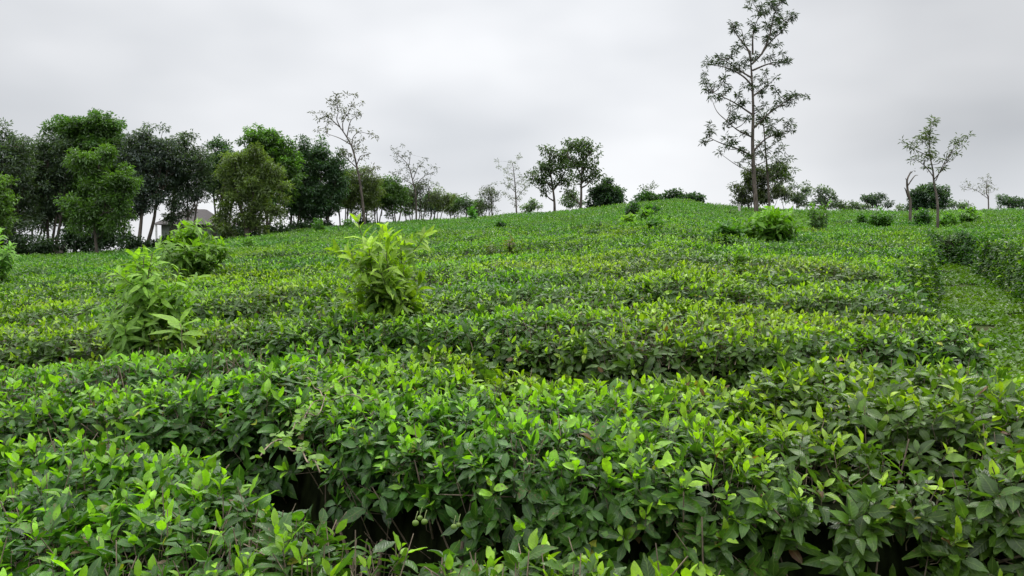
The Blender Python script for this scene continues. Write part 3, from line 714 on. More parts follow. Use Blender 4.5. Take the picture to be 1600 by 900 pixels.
# ------------------------------------------------------------------ trees
def w_lobe(l, D):
    px, py, rx, ry = l; c = pt(px, py, D); s_ = D/FPX
    return c, np.array([rx*s_, rx*s_*.85, ry*s_])
def crown_leaves(B, cc, nr_, L, col, ratio=.45, spread=.3, flat=.7, seg=1, droop=.3):
    """nr_ leaves around every cluster centre"""
    M = len(cc)*nr_; c0 = np.repeat(cc, nr_, 0)
    off = rng.normal(0, 1, (M, 3)); off = nrm(off)*(rng.random((M, 1))**.5)*spread; off[:, 2] *= flat
    d = nrm(off+rng.normal(0, .5*spread, (M, 3))+np.array([0, 0, -.15*spread])); n = np.array([0, 0, 1.0])+rng.normal(0, .5, (M, 3))
    tone = np.repeat(rng.uniform(.65, 1.35, (len(cc), 1)), nr_, 0)
    Ls = L*rng.uniform(.7, 1.25, M)
    leaves(B, c0+off, d, n, Ls, Ls*ratio, np.asarray(col)*tone*rng.uniform(.7, 1.3, (M, 1)), seg=seg, bend=droop)
DTN = 'distant trees behind the skyline'
def tree(label, px, D, pybase, lobes, col, r=.11, name='tree', ncl=8, nl=42, L=.15, ratio=.45, stems=1, lean=0, group='trees along the left edge of the tea', trunk=None, fork=.4, spread=.34, cat='tree', bark=.7, col2=None, flat=.7, basez=None):
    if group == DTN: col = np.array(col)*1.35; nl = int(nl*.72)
    x, y = (px-800)/FPX*D*1.0, D
    z = float(ground(x, y)) if basez is None else basez
    if pybase is not None: z = min(z, pt(px, pybase, D)[2])
    t = thing(name, (x, y, z), label, cat, group)
    W = MB(); B = MB(); cb = np.array([.10, .085, .07])*bark
    C = []; tops = []
    for l in lobes:
        c, rr = w_lobe(l, D); vol = rr[0]*rr[1]*rr[2]; k = max(4, int(ncl*(vol**.62)*3.6)); tops.append((c, rr))
        v = nrm(rng.normal(0, 1, (k, 3)))*(.35+.65*rng.random((k, 1))**.5)
        v *= rr*(1+.24*rng.normal(0, 1, (k, 1))); C.append(c+v)
    CC = np.concatenate(C); CC[:, 2] = np.maximum(CC[:, 2], z+.25)
    # trunks
    root = np.array([x, y, z]); cz = np.array([c for c, _ in tops]); ctr = cz.mean(0); hi = CC[:, 2].max()
    TR = []
    for s_ in range(stems):
        b0 = root+(np.array([rng.uniform(-.35, .35), rng.uniform(-.3, .3), 0])*(stems > 1))
        tgt = cz[s_ % len(cz)] if stems > 1 else ctr
        tp = np.array([tgt[0]+rng.normal(0, .15), tgt[1], min(hi-.3, tgt[2]+.6)])
        hmid = b0+(tp-b0)*.45; hmid[:2] += rng.normal(0, .12, 2)+np.array([lean, 0])
        P = curve([b0, b0+(hmid-b0)*.5+rng.normal(0, .05, 3), hmid, (hmid+tp)/2+rng.normal(0, .1, 3), tp], 5); P[0, 2] -= .2
        limb(W, P, np.linspace(r, r*.22, len(P)), cb, 8); TR.append(P)
    allp = np.concatenate(TR); allr = np.concatenate([np.linspace(r, r*.22, len(P)) for P in TR])
    # limbs to every lobe, twigs to every cluster
    for c, rr in tops:
        cand = allp[(allp[:, 2] < c[2]+.1)]; 
        if not len(cand): cand = allp[:4]
        k = np.argmin(np.linalg.norm(cand-(c-[0, 0, abs(rr[2])*1.1+np.hypot(*(c-cand[len(cand)//2])[:2])*.5]), axis=1)); a = cand[k]
        P = curve([a, (a+c)/2+np.array([0, 0, -.1])+rng.normal(0, .12, 3), c], 5); limb(W, P, np.linspace(r*.5, r*.18, len(P)), cb, 6)
        allp = np.concatenate([allp, P])
    for c in CC:
        dd = np.linalg.norm(allp-(c-[0, 0, .35]), axis=1)+(allp[:, 2] > c[2])*2; a = allp[np.argmin(dd)]
        m_ = (a+c)/2+rng.normal(0, .08, 3); tubes(W, np.array([a, m_]), np.array([m_, c]), [r*.17, r*.12], [r*.12, r*.06], cb, 4)
    W.build('trunk', M_bark, t)
    crown_leaves(B, CC, int(nl*1.5), L*1.15, col, ratio*1.1, spread, flat)
    if col2 is not None:   # lighter young growth on the outside of the crown
        sel = CC[:, 2] > np.quantile(CC[:, 2], .55); crown_leaves(B, CC[sel]+[0, 0, .12], nl, L, col2, ratio, spread*.8, flat)
    B.build('crown', M_tree, t); return t
DG = (.052, .108, .046); GG = (.068, .108, .062); OL = (.105, .150, .045); MG = (.072, .145, .032); BG = (.092, .178, .030); PU = (.060, .090, .070)
def crown_of(x0, x1, y0, y1, n=5, k=1.0):
    """a handful of unequal lobes filling the box x0..x1, y0..y1 (pixels)"""
    L = []; cx, cy = (x0+x1)/2, (y0+y1)/2; hw, hh = (x1-x0)/2, (y1-y0)/2
    L.append((cx+random.uniform(-.1, .1)*hw, cy, hw*.6*k, hh*.62))
    for i in range(n):
        a = 2*math.pi*i/n+random.uniform(-.3, .3); rr = random.uniform(.36, .5)
        L.append((cx+math.cos(a)*hw*(1-rr), cy+math.sin(a)*hh*(1-rr), hw*rr*k, hh*rr))
    return L
tree('dark grey-green tree with feathery top at the far left edge', 12, 38, 402, crown_of(-45, 62, 192, 352, 8)+[(20, 350, 35, 25), (-20, 360, 30, 25)], GG, ncl=10, L=.15, ratio=.3, stems=2)
tree('grey-green tree second from the left edge with several thin trunks', 72, 40, 400, crown_of(28, 118, 200, 342, 8)+[(60, 335, 32, 22)], GG, ncl=10, L=.15, ratio=.3, stems=3)
tree('tallest leafy tree of the left belt, mid green with an uneven broad top', 138, 41, 396, crown_of(78, 205, 182, 322, 9)+[(110, 200, 30, 20), (160, 198, 34, 18), (130, 330, 40, 22)], MG, ncl=10, L=.16, stems=2, r=.14, col2=(.06, .14, .03))
tree('nearer bright green tree with layered lobes in front of the left belt', 152, 34, 394, [(142, 250, 24, 13), (170, 240, 13, 12), (188, 284, 22, 13), (152, 276, 22, 13), (165, 300, 30, 20), (188, 316, 16, 14), (118, 322, 22, 14), (140, 336, 32, 20), (160, 352, 28, 16), (124, 256, 14, 9), (196, 298, 14, 8)], MG, ncl=12, L=.17, stems=1, r=.09, col2=BG, ratio=.32)
tree('dark purplish domed tree left of the house', 228, 40, 388, crown_of(180, 285, 194, 327, 9)+[(215, 325, 26, 14)], PU, ncl=11, L=.14, ratio=.4, stems=2, r=.13)
tree('dark grey-green tree standing in front of the house', 290, 41, 384, crown_of(248, 335, 206, 332, 8)+[(270, 318, 18, 10), (262, 338, 14, 9), (276, 342, 12, 10)], GG, ncl=10, L=.13, ratio=.35, stems=3, r=.08)
tree('dark green tree right of the house roof', 332, 43, 378, crown_of(300, 372, 214, 314, 7), DG, ncl=10, L=.14, stems=2, r=.09)
tree('olive green rounded tree with drooping leaves beside the bright topped tree', 385, 39, 376, [(372, 250, 18, 12), (398, 244, 18, 12), (358, 275, 16, 16), (388, 278, 28, 20), (424, 268, 16, 14), (432, 296, 16, 14), (370, 305, 22, 16), (405, 312, 26, 18), (352, 325, 12, 16), (428, 328, 14, 14), (385, 338, 20, 12), (352, 350, 16, 22), (395, 345, 25, 20)], OL, ncl=10, L=.17, ratio=.28, stems=3, r=.10, col2=(.13, .19, .06))
tree('tree with the bright fresh green top in the left belt', 418, 44, 372, crown_of(368, 470, 206, 332, 9)+[(410, 215, 26, 12)], MG, ncl=10, L=.16, stems=2, r=.11, col2=(.12, .27, .025))
tree('dark green tree behind the bright topped tree', 456, 46, 366, crown_of(436, 492, 212, 348, 8), DG, ncl=10, L=.15, stems=2, r=.10)
tree('dark dense tree left of the tall leaning bare tree', 505, 47, 362, crown_of(468, 545, 222, 344, 8)+[(480, 335, 18, 18)], DG, ncl=10, L=.15, stems=3, r=.09)
tree('low olive tree at the foot of the leaning bare tree', 562, 49, 354, crown_of(524, 598, 262, 336, 8), OL, ncl=10, L=.14, ratio=.3, stems=3, r=.07)
tree('rounded dark green tree right of the leaning bare tree', 612, 52, 350, crown_of(582, 640, 278, 332, 7), MG, ncl=10, L=.15, stems=3, r=.07)
tree('sparse brownish tree under the thin crooked top', 655, 54, 348, crown_of(628, 684, 278, 330, 7), (.05, .07, .035), ncl=6, nl=26, L=.14, ratio=.3, stems=3, r=.06)
tree('small olive rounded tree in the belt right of the sparse brownish tree', 690, 55, 345, crown_of(670, 708, 296, 327, 7), OL, ncl=9, nl=34, L=.14, ratio=.35, stems=2, r=.05)
tree('small green tree near the right end of the belt', 722, 56, 343, crown_of(704, 742, 306, 337, 4), (.05, .10, .03), ncl=9, nl=34, L=.14, stems=2, r=.05)
tree('small brownish pointed tree at the right end of the belt', 764, 57, 338, [(762, 322, 16, 14), (770, 305, 9, 10), (758, 300, 8, 8), (766, 296, 10, 6), (752, 328, 10, 8)], (.055, .075, .04), ncl=7, nl=24, L=.15, ratio=.3, stems=2, r=.05)
tree('small pale distant tree behind the slope left of the twin trees', 830, 74, 340, crown_of(814, 848, 312, 334, 4), (.075, .12, .055), ncl=7, nl=30, L=.2, stems=2, r=.05, group='distant trees behind the skyline')
TG = 'trees on the skyline'
tree('left one of the twin broad-crowned trees on the skyline', 870, 60, 334, [(845, 268, 18, 13), (868, 243, 20, 13), (862, 262, 22, 16), (885, 262, 20, 16), (832, 280, 12, 9), (858, 285, 16, 9), (882, 240, 14, 9), (852, 230, 10, 6), (884, 282, 12, 10), (850, 300, 7, 5)], (.055, .095, .03), ncl=7, nl=17, L=.2, stems=1, r=.15, group=TG, spread=.36)
tree('right one of the twin broad-crowned trees on the skyline', 908, 58, 332, [(905, 232, 22, 12), (925, 238, 16, 9), (895, 250, 18, 14), (915, 258, 20, 12), (932, 268, 11, 8), (905, 278, 14, 9), (890, 226, 12, 7), (912, 224, 14, 6), (888, 300, 11, 9), (925, 280, 9, 6)], (.058, .10, .03), ncl=7, nl=17, L=.2, stems=1, r=.15, group=TG, spread=.36)
tree('pale bushy tree low behind the twin trees', 893, 70, 334, crown_of(876, 912, 300, 328, 4), (.07, .12, .05), ncl=7, nl=30, L=.2, stems=2, r=.06, group='distant trees behind the skyline')
tree('dense dark green conical tree right of the twin trees', 946, 60, 330, [(948, 290, 12, 12), (944, 306, 22, 14), (958, 312, 18, 12), (930, 315, 12, 12), (945, 320, 26, 8)], (.032, .075, .03), ncl=11, nl=42, L=.18, stems=2, r=.08, group=TG, col2=(.05, .10, .03))
tree('bushy dark tree on the left shoulder of the hilltop', 1008, 54, 322, crown_of(990, 1038, 300, 324, 5), (.04, .09, .03), ncl=10, L=.18, stems=3, r=.05, group=TG)
tree('small wispy sapling above the bush on the left shoulder of the hilltop', 1015, 55, 312, [(1012, 292, 8, 3), (1020, 290, 5, 3), (1005, 295, 3, 3)], (.06, .10, .05), ncl=9, nl=8, L=.13, r=.03, group=TG)
tree('rounded dark bush left of the very top of the hill', 1052, 52.5, 316, crown_of(1040, 1066, 298, 314, 4), (.035, .075, .03), ncl=12, L=.18, stems=3, r=.04, group=TG, cat='bush', name='bush')
tree('low bush right on the very top of the hill', 1075, 52, 318, crown_of(1060, 1100, 304, 318, 4), (.035, .085, .025), ncl=12, L=.18, stems=3, r=.04, group=TG, cat='bush', name='bush')
tree('olive bushy tree around the foot of the tall thin tree', 1170, 50, 330, [(1160, 298, 16, 12), (1180, 288, 16, 12), (1178, 268, 14, 10), (1195, 278, 14, 10), (1190, 308, 18, 10), (1222, 300, 12, 10), (1168, 280, 12, 9), (1160, 312, 12, 8), (1205, 270, 12, 10), (1218, 262, 14, 8), (1222, 276, 10, 7), (1200, 300, 16, 10)], (.055, .08, .026), ncl=11, nl=34, L=.18, ratio=.32, stems=4, r=.045, group=TG)
tree('small tree with a touch of yellow-green right of the tall thin tree', 1212, 51, 330, [(1212, 298, 8, 6), (1220, 294, 9, 4), (1195, 312, 9, 8)], (.15, .22, .04), ncl=8, nl=24, L=.16, ratio=.35, stems=2, r=.035, group=TG)
DT = 'distant trees behind the skyline'
tree('pale grey-green distant tree right of the tall thin tree', 1250, 78, 336, [(1248, 302, 16, 12), (1238, 312, 12, 8), (1262, 296, 10, 8), (1240, 295, 7, 6), (1255, 316, 16, 6)], (.06, .09, .055), ncl=6, nl=26, L=.22, stems=3, r=.06, group=DT)
tree('grey-green distant tree with a flat lacy top, second right of the tall thin tree', 1285, 76, 336, [(1282, 298, 14, 8), (1295, 306, 12, 8), (1278, 312, 14, 8), (1305, 316, 10, 7), (1290, 320, 20, 6)], (.055, .085, .05), ncl=6, nl=28, L=.22, stems=3, r=.06, group=DT)
tree('low pale bush line on the skyline between the distant trees', 1335, 76, 338, [(1335, 322, 14, 6), (1318, 324, 12, 5), (1350, 324, 10, 5)], (.075, .12, .06), ncl=9, nl=30, L=.2, stems=2, r=.05, group=DT, cat='bush', name='bush')
tree('dark domed distant tree on the skyline', 1364, 72, 336, crown_of(1343, 1385, 300, 322, 5)+[(1388, 318, 8, 5)], (.035, .065, .035), ncl=8, nl=30, L=.19, stems=3, r=.07, group=DT)
tree('thick dark green tree behind the bare tree', 1440, 66, 338, [(1438, 305, 18, 12), (1425, 315, 14, 10), (1452, 300, 16, 10), (1465, 315, 14, 12), (1445, 322, 24, 8), (1475, 300, 6, 6)], (.035, .08, .035), ncl=10, nl=36, L=.2, stems=3, r=.08, group=TG, col2=(.06, .11, .045))
tree('low distant bush right of the bare tree', 1492, 74, 336, [(1490, 322, 14, 6), (1505, 324, 8, 4)], (.06, .10, .05), ncl=9, nl=28, L=.2, stems=2, r=.05, group=DT, cat='bush', name='bush')
tree('dark spreading distant tree at the right edge', 1580, 74, 336, [(1570, 312, 12, 6), (1590, 312, 14, 7), (1605, 316, 12, 8), (1578, 320, 16, 6), (1620, 312, 14, 9)], (.035, .07, .035), ncl=8, nl=32, L=.2, stems=3, r=.07, group=DT)
tree('tiny pale distant tree near the right edge', 1410, 80, 338, [(1402, 324, 8, 4), (1414, 326, 8, 3)], (.08, .12, .06), ncl=8, nl=24, L=.2, stems=2, r=.04, group=DT, cat='tree')

fl = [(-8, 35, 402, (-50, 24, 258, 372), BG, 'bright green tree cut off by the left edge below the feathery tree'), (48, 43, 398, (5, 100, 215, 365), GG, 'dull green tree filling the gap between the two leftmost trees'), (108, 44, 396, (70, 150, 215, 360), DG, 'dark tree behind the tallest leafy tree of the belt'),
      (188, 44, 392, (150, 225, 222, 362), DG, 'dark tree between the bright green tree and the purplish dome'), (262, 45, 386, (236, 296, 228, 308), PU, 'dark tree just above the house roof ridge, behind the front trunks'),
      (352, 45, 378, (322, 384, 232, 322), GG, 'dull green tree behind the gap right of the house'), (480, 49, 366, (450, 512, 236, 345), DG, 'dark tree filling the belt between the two dark trees'),
      (535, 51, 358, (508, 560, 256, 338), DG, 'dark green tree left of the foot of the leaning bare tree'), (588, 53, 352, (566, 612, 276, 336), OL, 'small olive tree between low olive tree and rounded dark tree'),
      (636, 56, 350, (616, 656, 290, 336), MG, 'small green tree left of the sparse brownish tree'), (672, 57, 347, (655, 692, 298, 336), DG, 'small dark tree right of the sparse brownish tree'),
      (706, 58, 345, (694, 720, 304, 337), OL, 'narrow olive tree between two small rounded belt trees'), (745, 59, 342, (730, 758, 312, 336), MG, 'very small tree left of the brownish pointed tree')]
for (px, D, pb, bx_, c_, lab) in fl:
    tree(lab, px, D, pb, crown_of(*bx_[:2], bx_[2], bx_[3], 6), c_, ncl=9, L=.15, ratio=.38, stems=3, r=.07, nl=36)
# dark undergrowth along the foot of the left belt: single bushes
ug = [(-20, 400, 362, 40, 35.5), (30, 398, 366, 22, 37), (70, 396, 366, 22, 37), (118, 394, 350, 26, 38), (160, 392, 348, 28, 38), (205, 388, 366, 20, 39), (262, 384, 372, 16, 40), (360, 376, 342, 14, 41), (385, 374, 338, 18, 42), (430, 368, 350, 22, 43), (470, 362, 346, 22, 45), (510, 358, 345, 16, 47), (570, 352, 342, 20, 49), (240, 386, 378, 18, 39.5), (325, 380, 368, 14, 41)]
wh = ['at the left frame edge', 'before the wall', 'right of the wall post', 'under the tallest leafy tree', 'under the nearer bright green tree', 'between belt and house', 'below the left corner of the house', 'between house and olive tree', 'under the olive tree', 'under the tree with the bright top', 'under the dark tree behind the bright top', 'under the dense dark tree', 'under the low olive tree', 'left of the house under the purplish tree', 'before the right end of the house']
for (px, pb, ptp, hw, D), s_ in zip(ug, wh):
    tree('dark low undergrowth bush '+s_, px, D, pb+4, [(px-hw*.4, (pb+ptp)/2+2, hw*.6, (pb-ptp)/2), (px+hw*.4, (pb+ptp)/2+4, hw*.6, (pb-ptp)/2-1), (px, (pb+ptp)/2, hw*.4, (pb-ptp)/2+1)], (.03, .065, .022), ncl=13, nl=34, L=.14, stems=2, r=.02, group='undergrowth bushes along the tree belt', cat='bush', name='bush')

# sparse trees: a traced trunk, branches ending in tufts of narrow leaves
def sparse(label, D, trunk, limbs, tufts, col, r=.12, L=.28, nl=16, tr=.3, ratio=.16, extra=1.5, group=TG, name='tree', bark=.6, sub=2, seg=1):
    T = [pt(a, b_, D)+np.array([0, rng.normal(0, .05), 0]) for a, b_ in trunk]; x, y = T[0][0], T[0][1]
    z = min(float(ground(x, y)), T[0][2]); T[0] = np.array([x, y, z])
    t = thing(name, (x, y, z), label, 'tree', group); W = MB(); B = MB(); cb = np.array([.085, .07, .06])*bark
    P = curve(T, 6); rr = np.linspace(r, r*.25, len(P)); limb(W, P, rr, cb, 8); allp = [P]
    for lm in limbs:
        q = [pt(a, b_, D) for a, b_ in lm]; dy = rng.uniform(-.06, .06)*D*.5
        q = [v+np.array([0, dy*i/len(q), 0]) for i, v in enumerate(q)]
        Q = curve(q, 5); limb(W, Q, np.linspace(r*.42, r*.12, len(Q)), cb, 6); allp.append(Q)
    A = np.concatenate(allp); cen = []
    for (a_, b_) in tufts:
        c = pt(a_, b_, D)
        k = np.argmin(np.abs(A[:, 0]-c[0])*1.0+np.abs(A[:, 2]-(c[2]-.55*np.abs(A[:, 0]-c[0])-.1))*1.2+(A[:, 2] > c[2])*3); a = A[k]
        c[1] = a[1]+rng.normal(0, .55)*min(1.6, .3+abs(c[0]-a[0])*.7)
        m_ = (a+c)/2+np.array([0, 0, -.06*np.linalg.norm(c-a)])+rng.normal(0, .05, 3)
        Q = curve([a, m_, c], 4); limb(W, Q, np.linspace(r*.22, r*.07, len(Q)), cb, 5)
        cen.append(c)
        for s_ in range(int(sub)):
            f = rng.uniform(.35, .95); k2 = Q[int(f*(len(Q)-1))]; c2 = k2+rng.normal(0, 1, 3)*np.array([.42, .42, .26])*extra*.7+[0, 0, .12]
            tubes(W, k2[None], c2[None], r*.07, r*.035, cb, 4); cen.append(c2)
    W.build('trunk', M_bark, t)
    cen = np.array(cen); M = len(cen)*nl; c0 = np.repeat(cen, nl, 0)
    d = rng.normal(0, 1, (M, 3)); d = nrm(d*np.array([1, 1, .65])+[0, 0, .05]); off = d*rng.uniform(0, tr, (M, 1))*.5+rng.normal(0, tr*.22, (M, 3))
    Ls = L*rng.uniform(.6, 1.2, M)
    leaves(B, c0+off, d, np.array([0, 0, 1.0])+rng.normal(0, .4, (M, 3)), Ls, Ls*ratio, np.asarray(col)*rng.uniform(.6, 1.35, (M, 1)), seg=seg, bend=.35)
    B.build('crown', M_tree, t); return t
def cr4(L_): return [(1050+a/2.248, b_/2.25) for a, b_ in L_]
# the tall thin tree
tf = cr4([(175, 200), (160, 225), (185, 228), (115, 232), (125, 250), (112, 290), (140, 308), (135, 345), (165, 290), (200, 375), (215, 300), (185, 330), (140, 465), (130, 485), (150, 430), (160, 540), (175, 520), (195, 430), (185, 445), (205, 500), (225, 495), (215, 425), (245, 430), (238, 370), (265, 355), (225, 90), (215, 105), (235, 160), (262, 25), (310, 60), (320, 50), (300, 35), (350, 20), (345, 75), (375, 70), (380, 15), (385, 0), (430, 45), (445, 38), (405, 90), (395, 40), (350, 120), (370, 100), (375, 145), (330, 100), (400, 215), (415, 208), (385, 225), (345, 200), (335, 245), (290, 110), (295, 190), (250, 240), (260, 210), (345, 300), (350, 325), (325, 320), (430, 340), (445, 355), (400, 345), (410, 370), (385, 365), (415, 422), (385, 470), (370, 468), (420, 458), (395, 468), (330, 410), (310, 380), (350, 385), (300, 300), (255, 300), (240, 330), (240, 235), (210, 245), (195, 265), (205, 195), (225, 180), (250, 130), (330, 150), (310, 420), (345, 440), (260, 470), (240, 530), (250, 560), (340, 520), (375, 530), (320, 270), (270, 90), (362, 45), (340, 30), (415, 60)])
sparse('very tall thin tree with airy tufted crown towering over the right half of the skyline', 45, [(1184, 334), (1179, 280), (1176, 225), (1177, 170), (1175, 120), (1173, 82)],
       [[(1174, 95), (1168, 78), (1158, 66), (1147, 52), (1141, 38)], [(1173, 82), (1165, 70), (1160, 45)], [(1175, 100), (1190, 85), (1203, 68), (1215, 55), (1232, 40), (1245, 18)], [(1190, 85), (1200, 60), (1205, 30), (1212, 10)], [(1176, 84), (1174, 55), (1180, 30)],
        [(1176, 135), (1160, 120), (1135, 108), (1110, 104)], [(1177, 180), (1150, 158), (1120, 140)], [(1178, 245), (1155, 232), (1130, 222), (1112, 212)], [(1177, 215), (1150, 205), (1130, 192)], [(1176, 110), (1200, 100), (1228, 94)], [(1178, 200), (1200, 178), (1225, 160), (1245, 150)], [(1178, 235), (1200, 215), (1232, 204)], [(1177, 150), (1190, 140), (1203, 132)], [(1175, 122), (1150, 105), (1128, 88)]],
       tf, (.030, .052, .022), r=.15, L=.27, nl=30, tr=.25, ratio=.17, sub=1.7, bark=.16, extra=.75)
sparse('slender grey-stemmed tree just right of the very tall thin tree', 46.5, [(1205, 334), (1200, 280), (1196, 240), (1193, 205), (1191, 186)], [[(1200, 270), (1212, 255), (1228, 246)], [(1196, 235), (1208, 225), (1220, 215)], [(1198, 250), (1186, 238), (1178, 228)]],
       [(1191, 186), (1197, 192), (1185, 195), (1205, 205), (1215, 212), (1220, 232), (1230, 250), (1225, 262), (1236, 268), (1180, 240), (1172, 250), (1165, 260), (1212, 250), (1205, 262), (1190, 225), (1218, 258), (1228, 275), (1212, 280)], (.045, .075, .03), r=.085, L=.26, nl=22, tr=.28, ratio=.2, sub=1, bark=.4)
def cr2(L_): return [(350+a/3.333, 130+b_/3.333) for a, b_ in L_]
sparse('tall bare tree leaning left with a sparse twiggy top above the left belt', 47, cr2([(742, 720), (715, 560), (695, 450), (665, 330), (620, 250), (598, 225)]),
       [cr2([(610, 240), (590, 190), (600, 150), (590, 80)]), cr2([(598, 225), (560, 190), (530, 180)]), cr2([(620, 250), (618, 200), (645, 150), (665, 105)]), cr2([(665, 330), (670, 280), (700, 250), (755, 260)]), cr2([(690, 440), (640, 390), (620, 370)]), cr2([(690, 430), (710, 380), (745, 370)]), cr2([(660, 320), (600, 285), (530, 260)]), cr2([(640, 280), (660, 200), (690, 175)])],
       cr2([(590, 70), (600, 90), (545, 95), (575, 100), (665, 105), (650, 130), (615, 150), (540, 175), (520, 165), (530, 195), (690, 175), (640, 160), (590, 140), (530, 240), (690, 240), (755, 258), (730, 295), (700, 300), (620, 375), (640, 360), (745, 370), (720, 390), (680, 350), (610, 180), (740, 450), (760, 460), (785, 430), (560, 210)]), (.075, .08, .06), r=.09, L=.22, nl=17, tr=.24, ratio=.28, sub=1.5, bark=.32, group='trees along the left edge of the tea')
sparse('thin crooked tree with sparse dark tufts right of the leaning bare tree', 53, cr2([(1000, 715), (1000, 600), (985, 520), (960, 430), (905, 370)]), [cr2([(960, 440), (965, 400), (965, 365)]), cr2([(990, 540), (1040, 490), (1095, 465)]), cr2([(985, 500), (1010, 450), (1035, 430)]), cr2([(990, 530), (930, 500), (890, 480)])],
       cr2([(880, 340), (905, 355), (895, 385), (935, 375), (965, 362), (960, 385), (980, 440), (945, 440), (930, 460), (965, 470), (1005, 465), (1035, 430), (1050, 465), (1080, 480), (1100, 465), (890, 480), (935, 500), (1060, 500), (1040, 510), (1000, 500), (960, 500)]), (.05, .062, .042), r=.07, L=.20, nl=13, tr=.27, ratio=.25, sub=1, group='trees along the left edge of the tea')
sparse('pale slim upright tree left of the twin trees', 57, [(808, 338), (806, 310), (804, 280), (801, 255)], [[(805, 300), (796, 292), (786, 286)], [(806, 312), (814, 302), (820, 296)]],
       [(798, 252), (803, 254), (795, 260), (808, 262), (790, 268), (800, 270), (812, 275), (798, 280), (786, 285), (808, 285), (818, 280), (794, 292), (803, 292), (815, 290), (788, 300), (810, 300), (820, 298), (797, 308), (812, 310), (803, 318)], (.095, .12, .075), r=.07, L=.17, nl=20, tr=.28, ratio=.3, sub=1)
sparse('thin pointed dry tree at the end of the belt before the pale slim tree', 58, [(770, 338), (768, 320), (766, 300), (760, 292)], [], [(758, 292), (766, 290), (770, 296), (776, 302), (764, 305)], (.08, .085, .06), r=.06, L=.17, nl=12, tr=.25, ratio=.25, sub=1)
def cr5(L_): return [(1200+a/3, 180+b_/3) for a, b_ in L_]
b_ = at(1464, 360)
sparse('lone bare tree with a few feathery tufts standing in the tea on the right', b_[1], cr5([(792, 545), (790, 430), (782, 320), (775, 260), (765, 170), (760, 60)]),
       [cr5([(785, 310), (815, 230), (845, 170), (870, 140)]), cr5([(782, 300), (740, 250), (690, 215), (660, 215)]), cr5([(770, 200), (725, 185), (680, 170), (640, 155)]), cr5([(768, 210), (750, 170), (725, 130)]), cr5([(780, 300), (800, 260), (830, 190), (835, 150)])],
       cr5([(760, 40), (780, 38), (730, 80), (720, 95), (750, 75), (640, 150), (650, 165), (630, 155), (690, 105), (700, 125), (730, 205), (720, 215), (660, 215), (745, 130), (795, 125), (850, 118), (860, 125), (885, 165), (895, 145), (880, 180), (800, 170), (790, 205), (735, 180), (805, 255), (750, 240)]), (.07, .10, .04), r=.045, L=.15, nl=16, tr=.14, ratio=.2, sub=1.2, extra=.4, bark=.35)
sparse('broken dead trunk with bare twigs left of the lone bare tree', b_[1]+8, cr5([(665, 480), (668, 420), (655, 370), (648, 310), (665, 275), (672, 266)]), [cr5([(652, 350), (640, 320), (620, 300)]), cr5([(655, 330), (690, 285), (710, 280)]), cr5([(655, 380), (630, 350), (610, 345)])],
       cr5([(672, 266)]), (.05, .04, .035), r=.075, L=.1, nl=6, tr=.1, sub=1, extra=.4, bark=.5)
sparse('small airy tree near the right edge of the skyline', 68, cr5([(1035, 470), (1035, 400), (1025, 360), (1030, 300)]), [cr5([(1030, 390), (1000, 350), (965, 330)]), cr5([(1035, 395), (1055, 355), (1075, 330)])],
       cr5([(1030, 290), (1000, 295), (1045, 310), (965, 325), (985, 320), (955, 340), (1075, 330), (1060, 345), (1080, 345), (990, 350), (1010, 330), (1040, 345), (1020, 365), (1050, 325)]), (.09, .10, .08), r=.07, L=.2, nl=12, tr=.3, ratio=.3, sub=1, group=DT)
sparse('small pale leafless sapling right of the low distant bush', 74, [(1516, 334), (1514, 322), (1512, 314)], [], [(1512, 314), (1516, 318), (1508, 320)], (.10, .12, .08), r=.04, L=.16, nl=8, tr=.2, ratio=.3, sub=1, group=DT)

# ------------------------------------------------------------------ house, wall and post behind the belt
def solid(name, col, rough=.8, nsc=4, var=.25):
    m, t, b, o = newmat(name); tc = N(t, 'ShaderNodeTexCoord'); no = N(t, 'ShaderNodeTexNoise'); no.inputs['Scale'].default_value = nsc; no.inputs['Detail'].default_value = 6
    t.links.new(tc.outputs['Object'], no.inputs[0]); r = N(t, 'ShaderNodeValToRGB')
    r.color_ramp.elements[0].color = tuple(c*(1-var) for c in col)+(1,); r.color_ramp.elements[1].color = tuple(c*(1+var) for c in col)+(1,)
    r.color_ramp.elements[0].position = .3; r.color_ramp.elements[1].position = .7
    t.links.new(no.outputs[0], r.inputs[0]); t.links.new(r.outputs[0], b.inputs['Base Color']); b.inputs['Roughness'].default_value = rough; return m
def box(B, lo, hi, col=(.5, .5, .5)):
    lo = np.array(lo, float); hi = np.array(hi, float)
    V = [(x, y, z) for x in (lo[0], hi[0]) for y in (lo[1], hi[1]) for z in (lo[2], hi[2])]
    B.add(V, F4=[(0, 1, 3, 2), (4, 6, 7, 5), (0, 4, 5, 1), (2, 3, 7, 6), (0, 2, 6, 4), (1, 5, 7, 3)], col=col)
def quadprism(B, lo4, hi4):
    V = list(lo4)+list(hi4); B.add(V, F4=[(0, 3, 2, 1), (4, 5, 6, 7)]+[(i, (i+1) % 4, 4+(i+1) % 4, 4+i) for i in range(4)])
M_wallp = solid('painted_wall_green_grey', (.10, .12, .095)); M_roof = solid('roof_tile_brown', (.048, .040, .038), nsc=9); M_frame = solid('brown_window_frame', (.09, .07, .05)); M_trim = solid('pale_trim', (.6, .6, .58)); M_glass = solid('dark_window_glass', (.03, .035, .04), .15)
M_wall2 = solid('weathered_board_brown', (.17, .14, .125), nsc=3); M_conc = solid('pale_concrete', (.42, .41, .38))
D = 62; xl = pt(252, 360, D)[0]; xr = pt(342, 360, D)[0]; ze = pt(300, 350, D)[2]; zr = pt(285, 324, D)[2]; zg = float(ground((xl+xr)/2, D+2))
h = thing('house', ((xl+xr)/2, D+2.5, zg), 'small brown hip-roofed house half hidden behind the left trees', 'house')
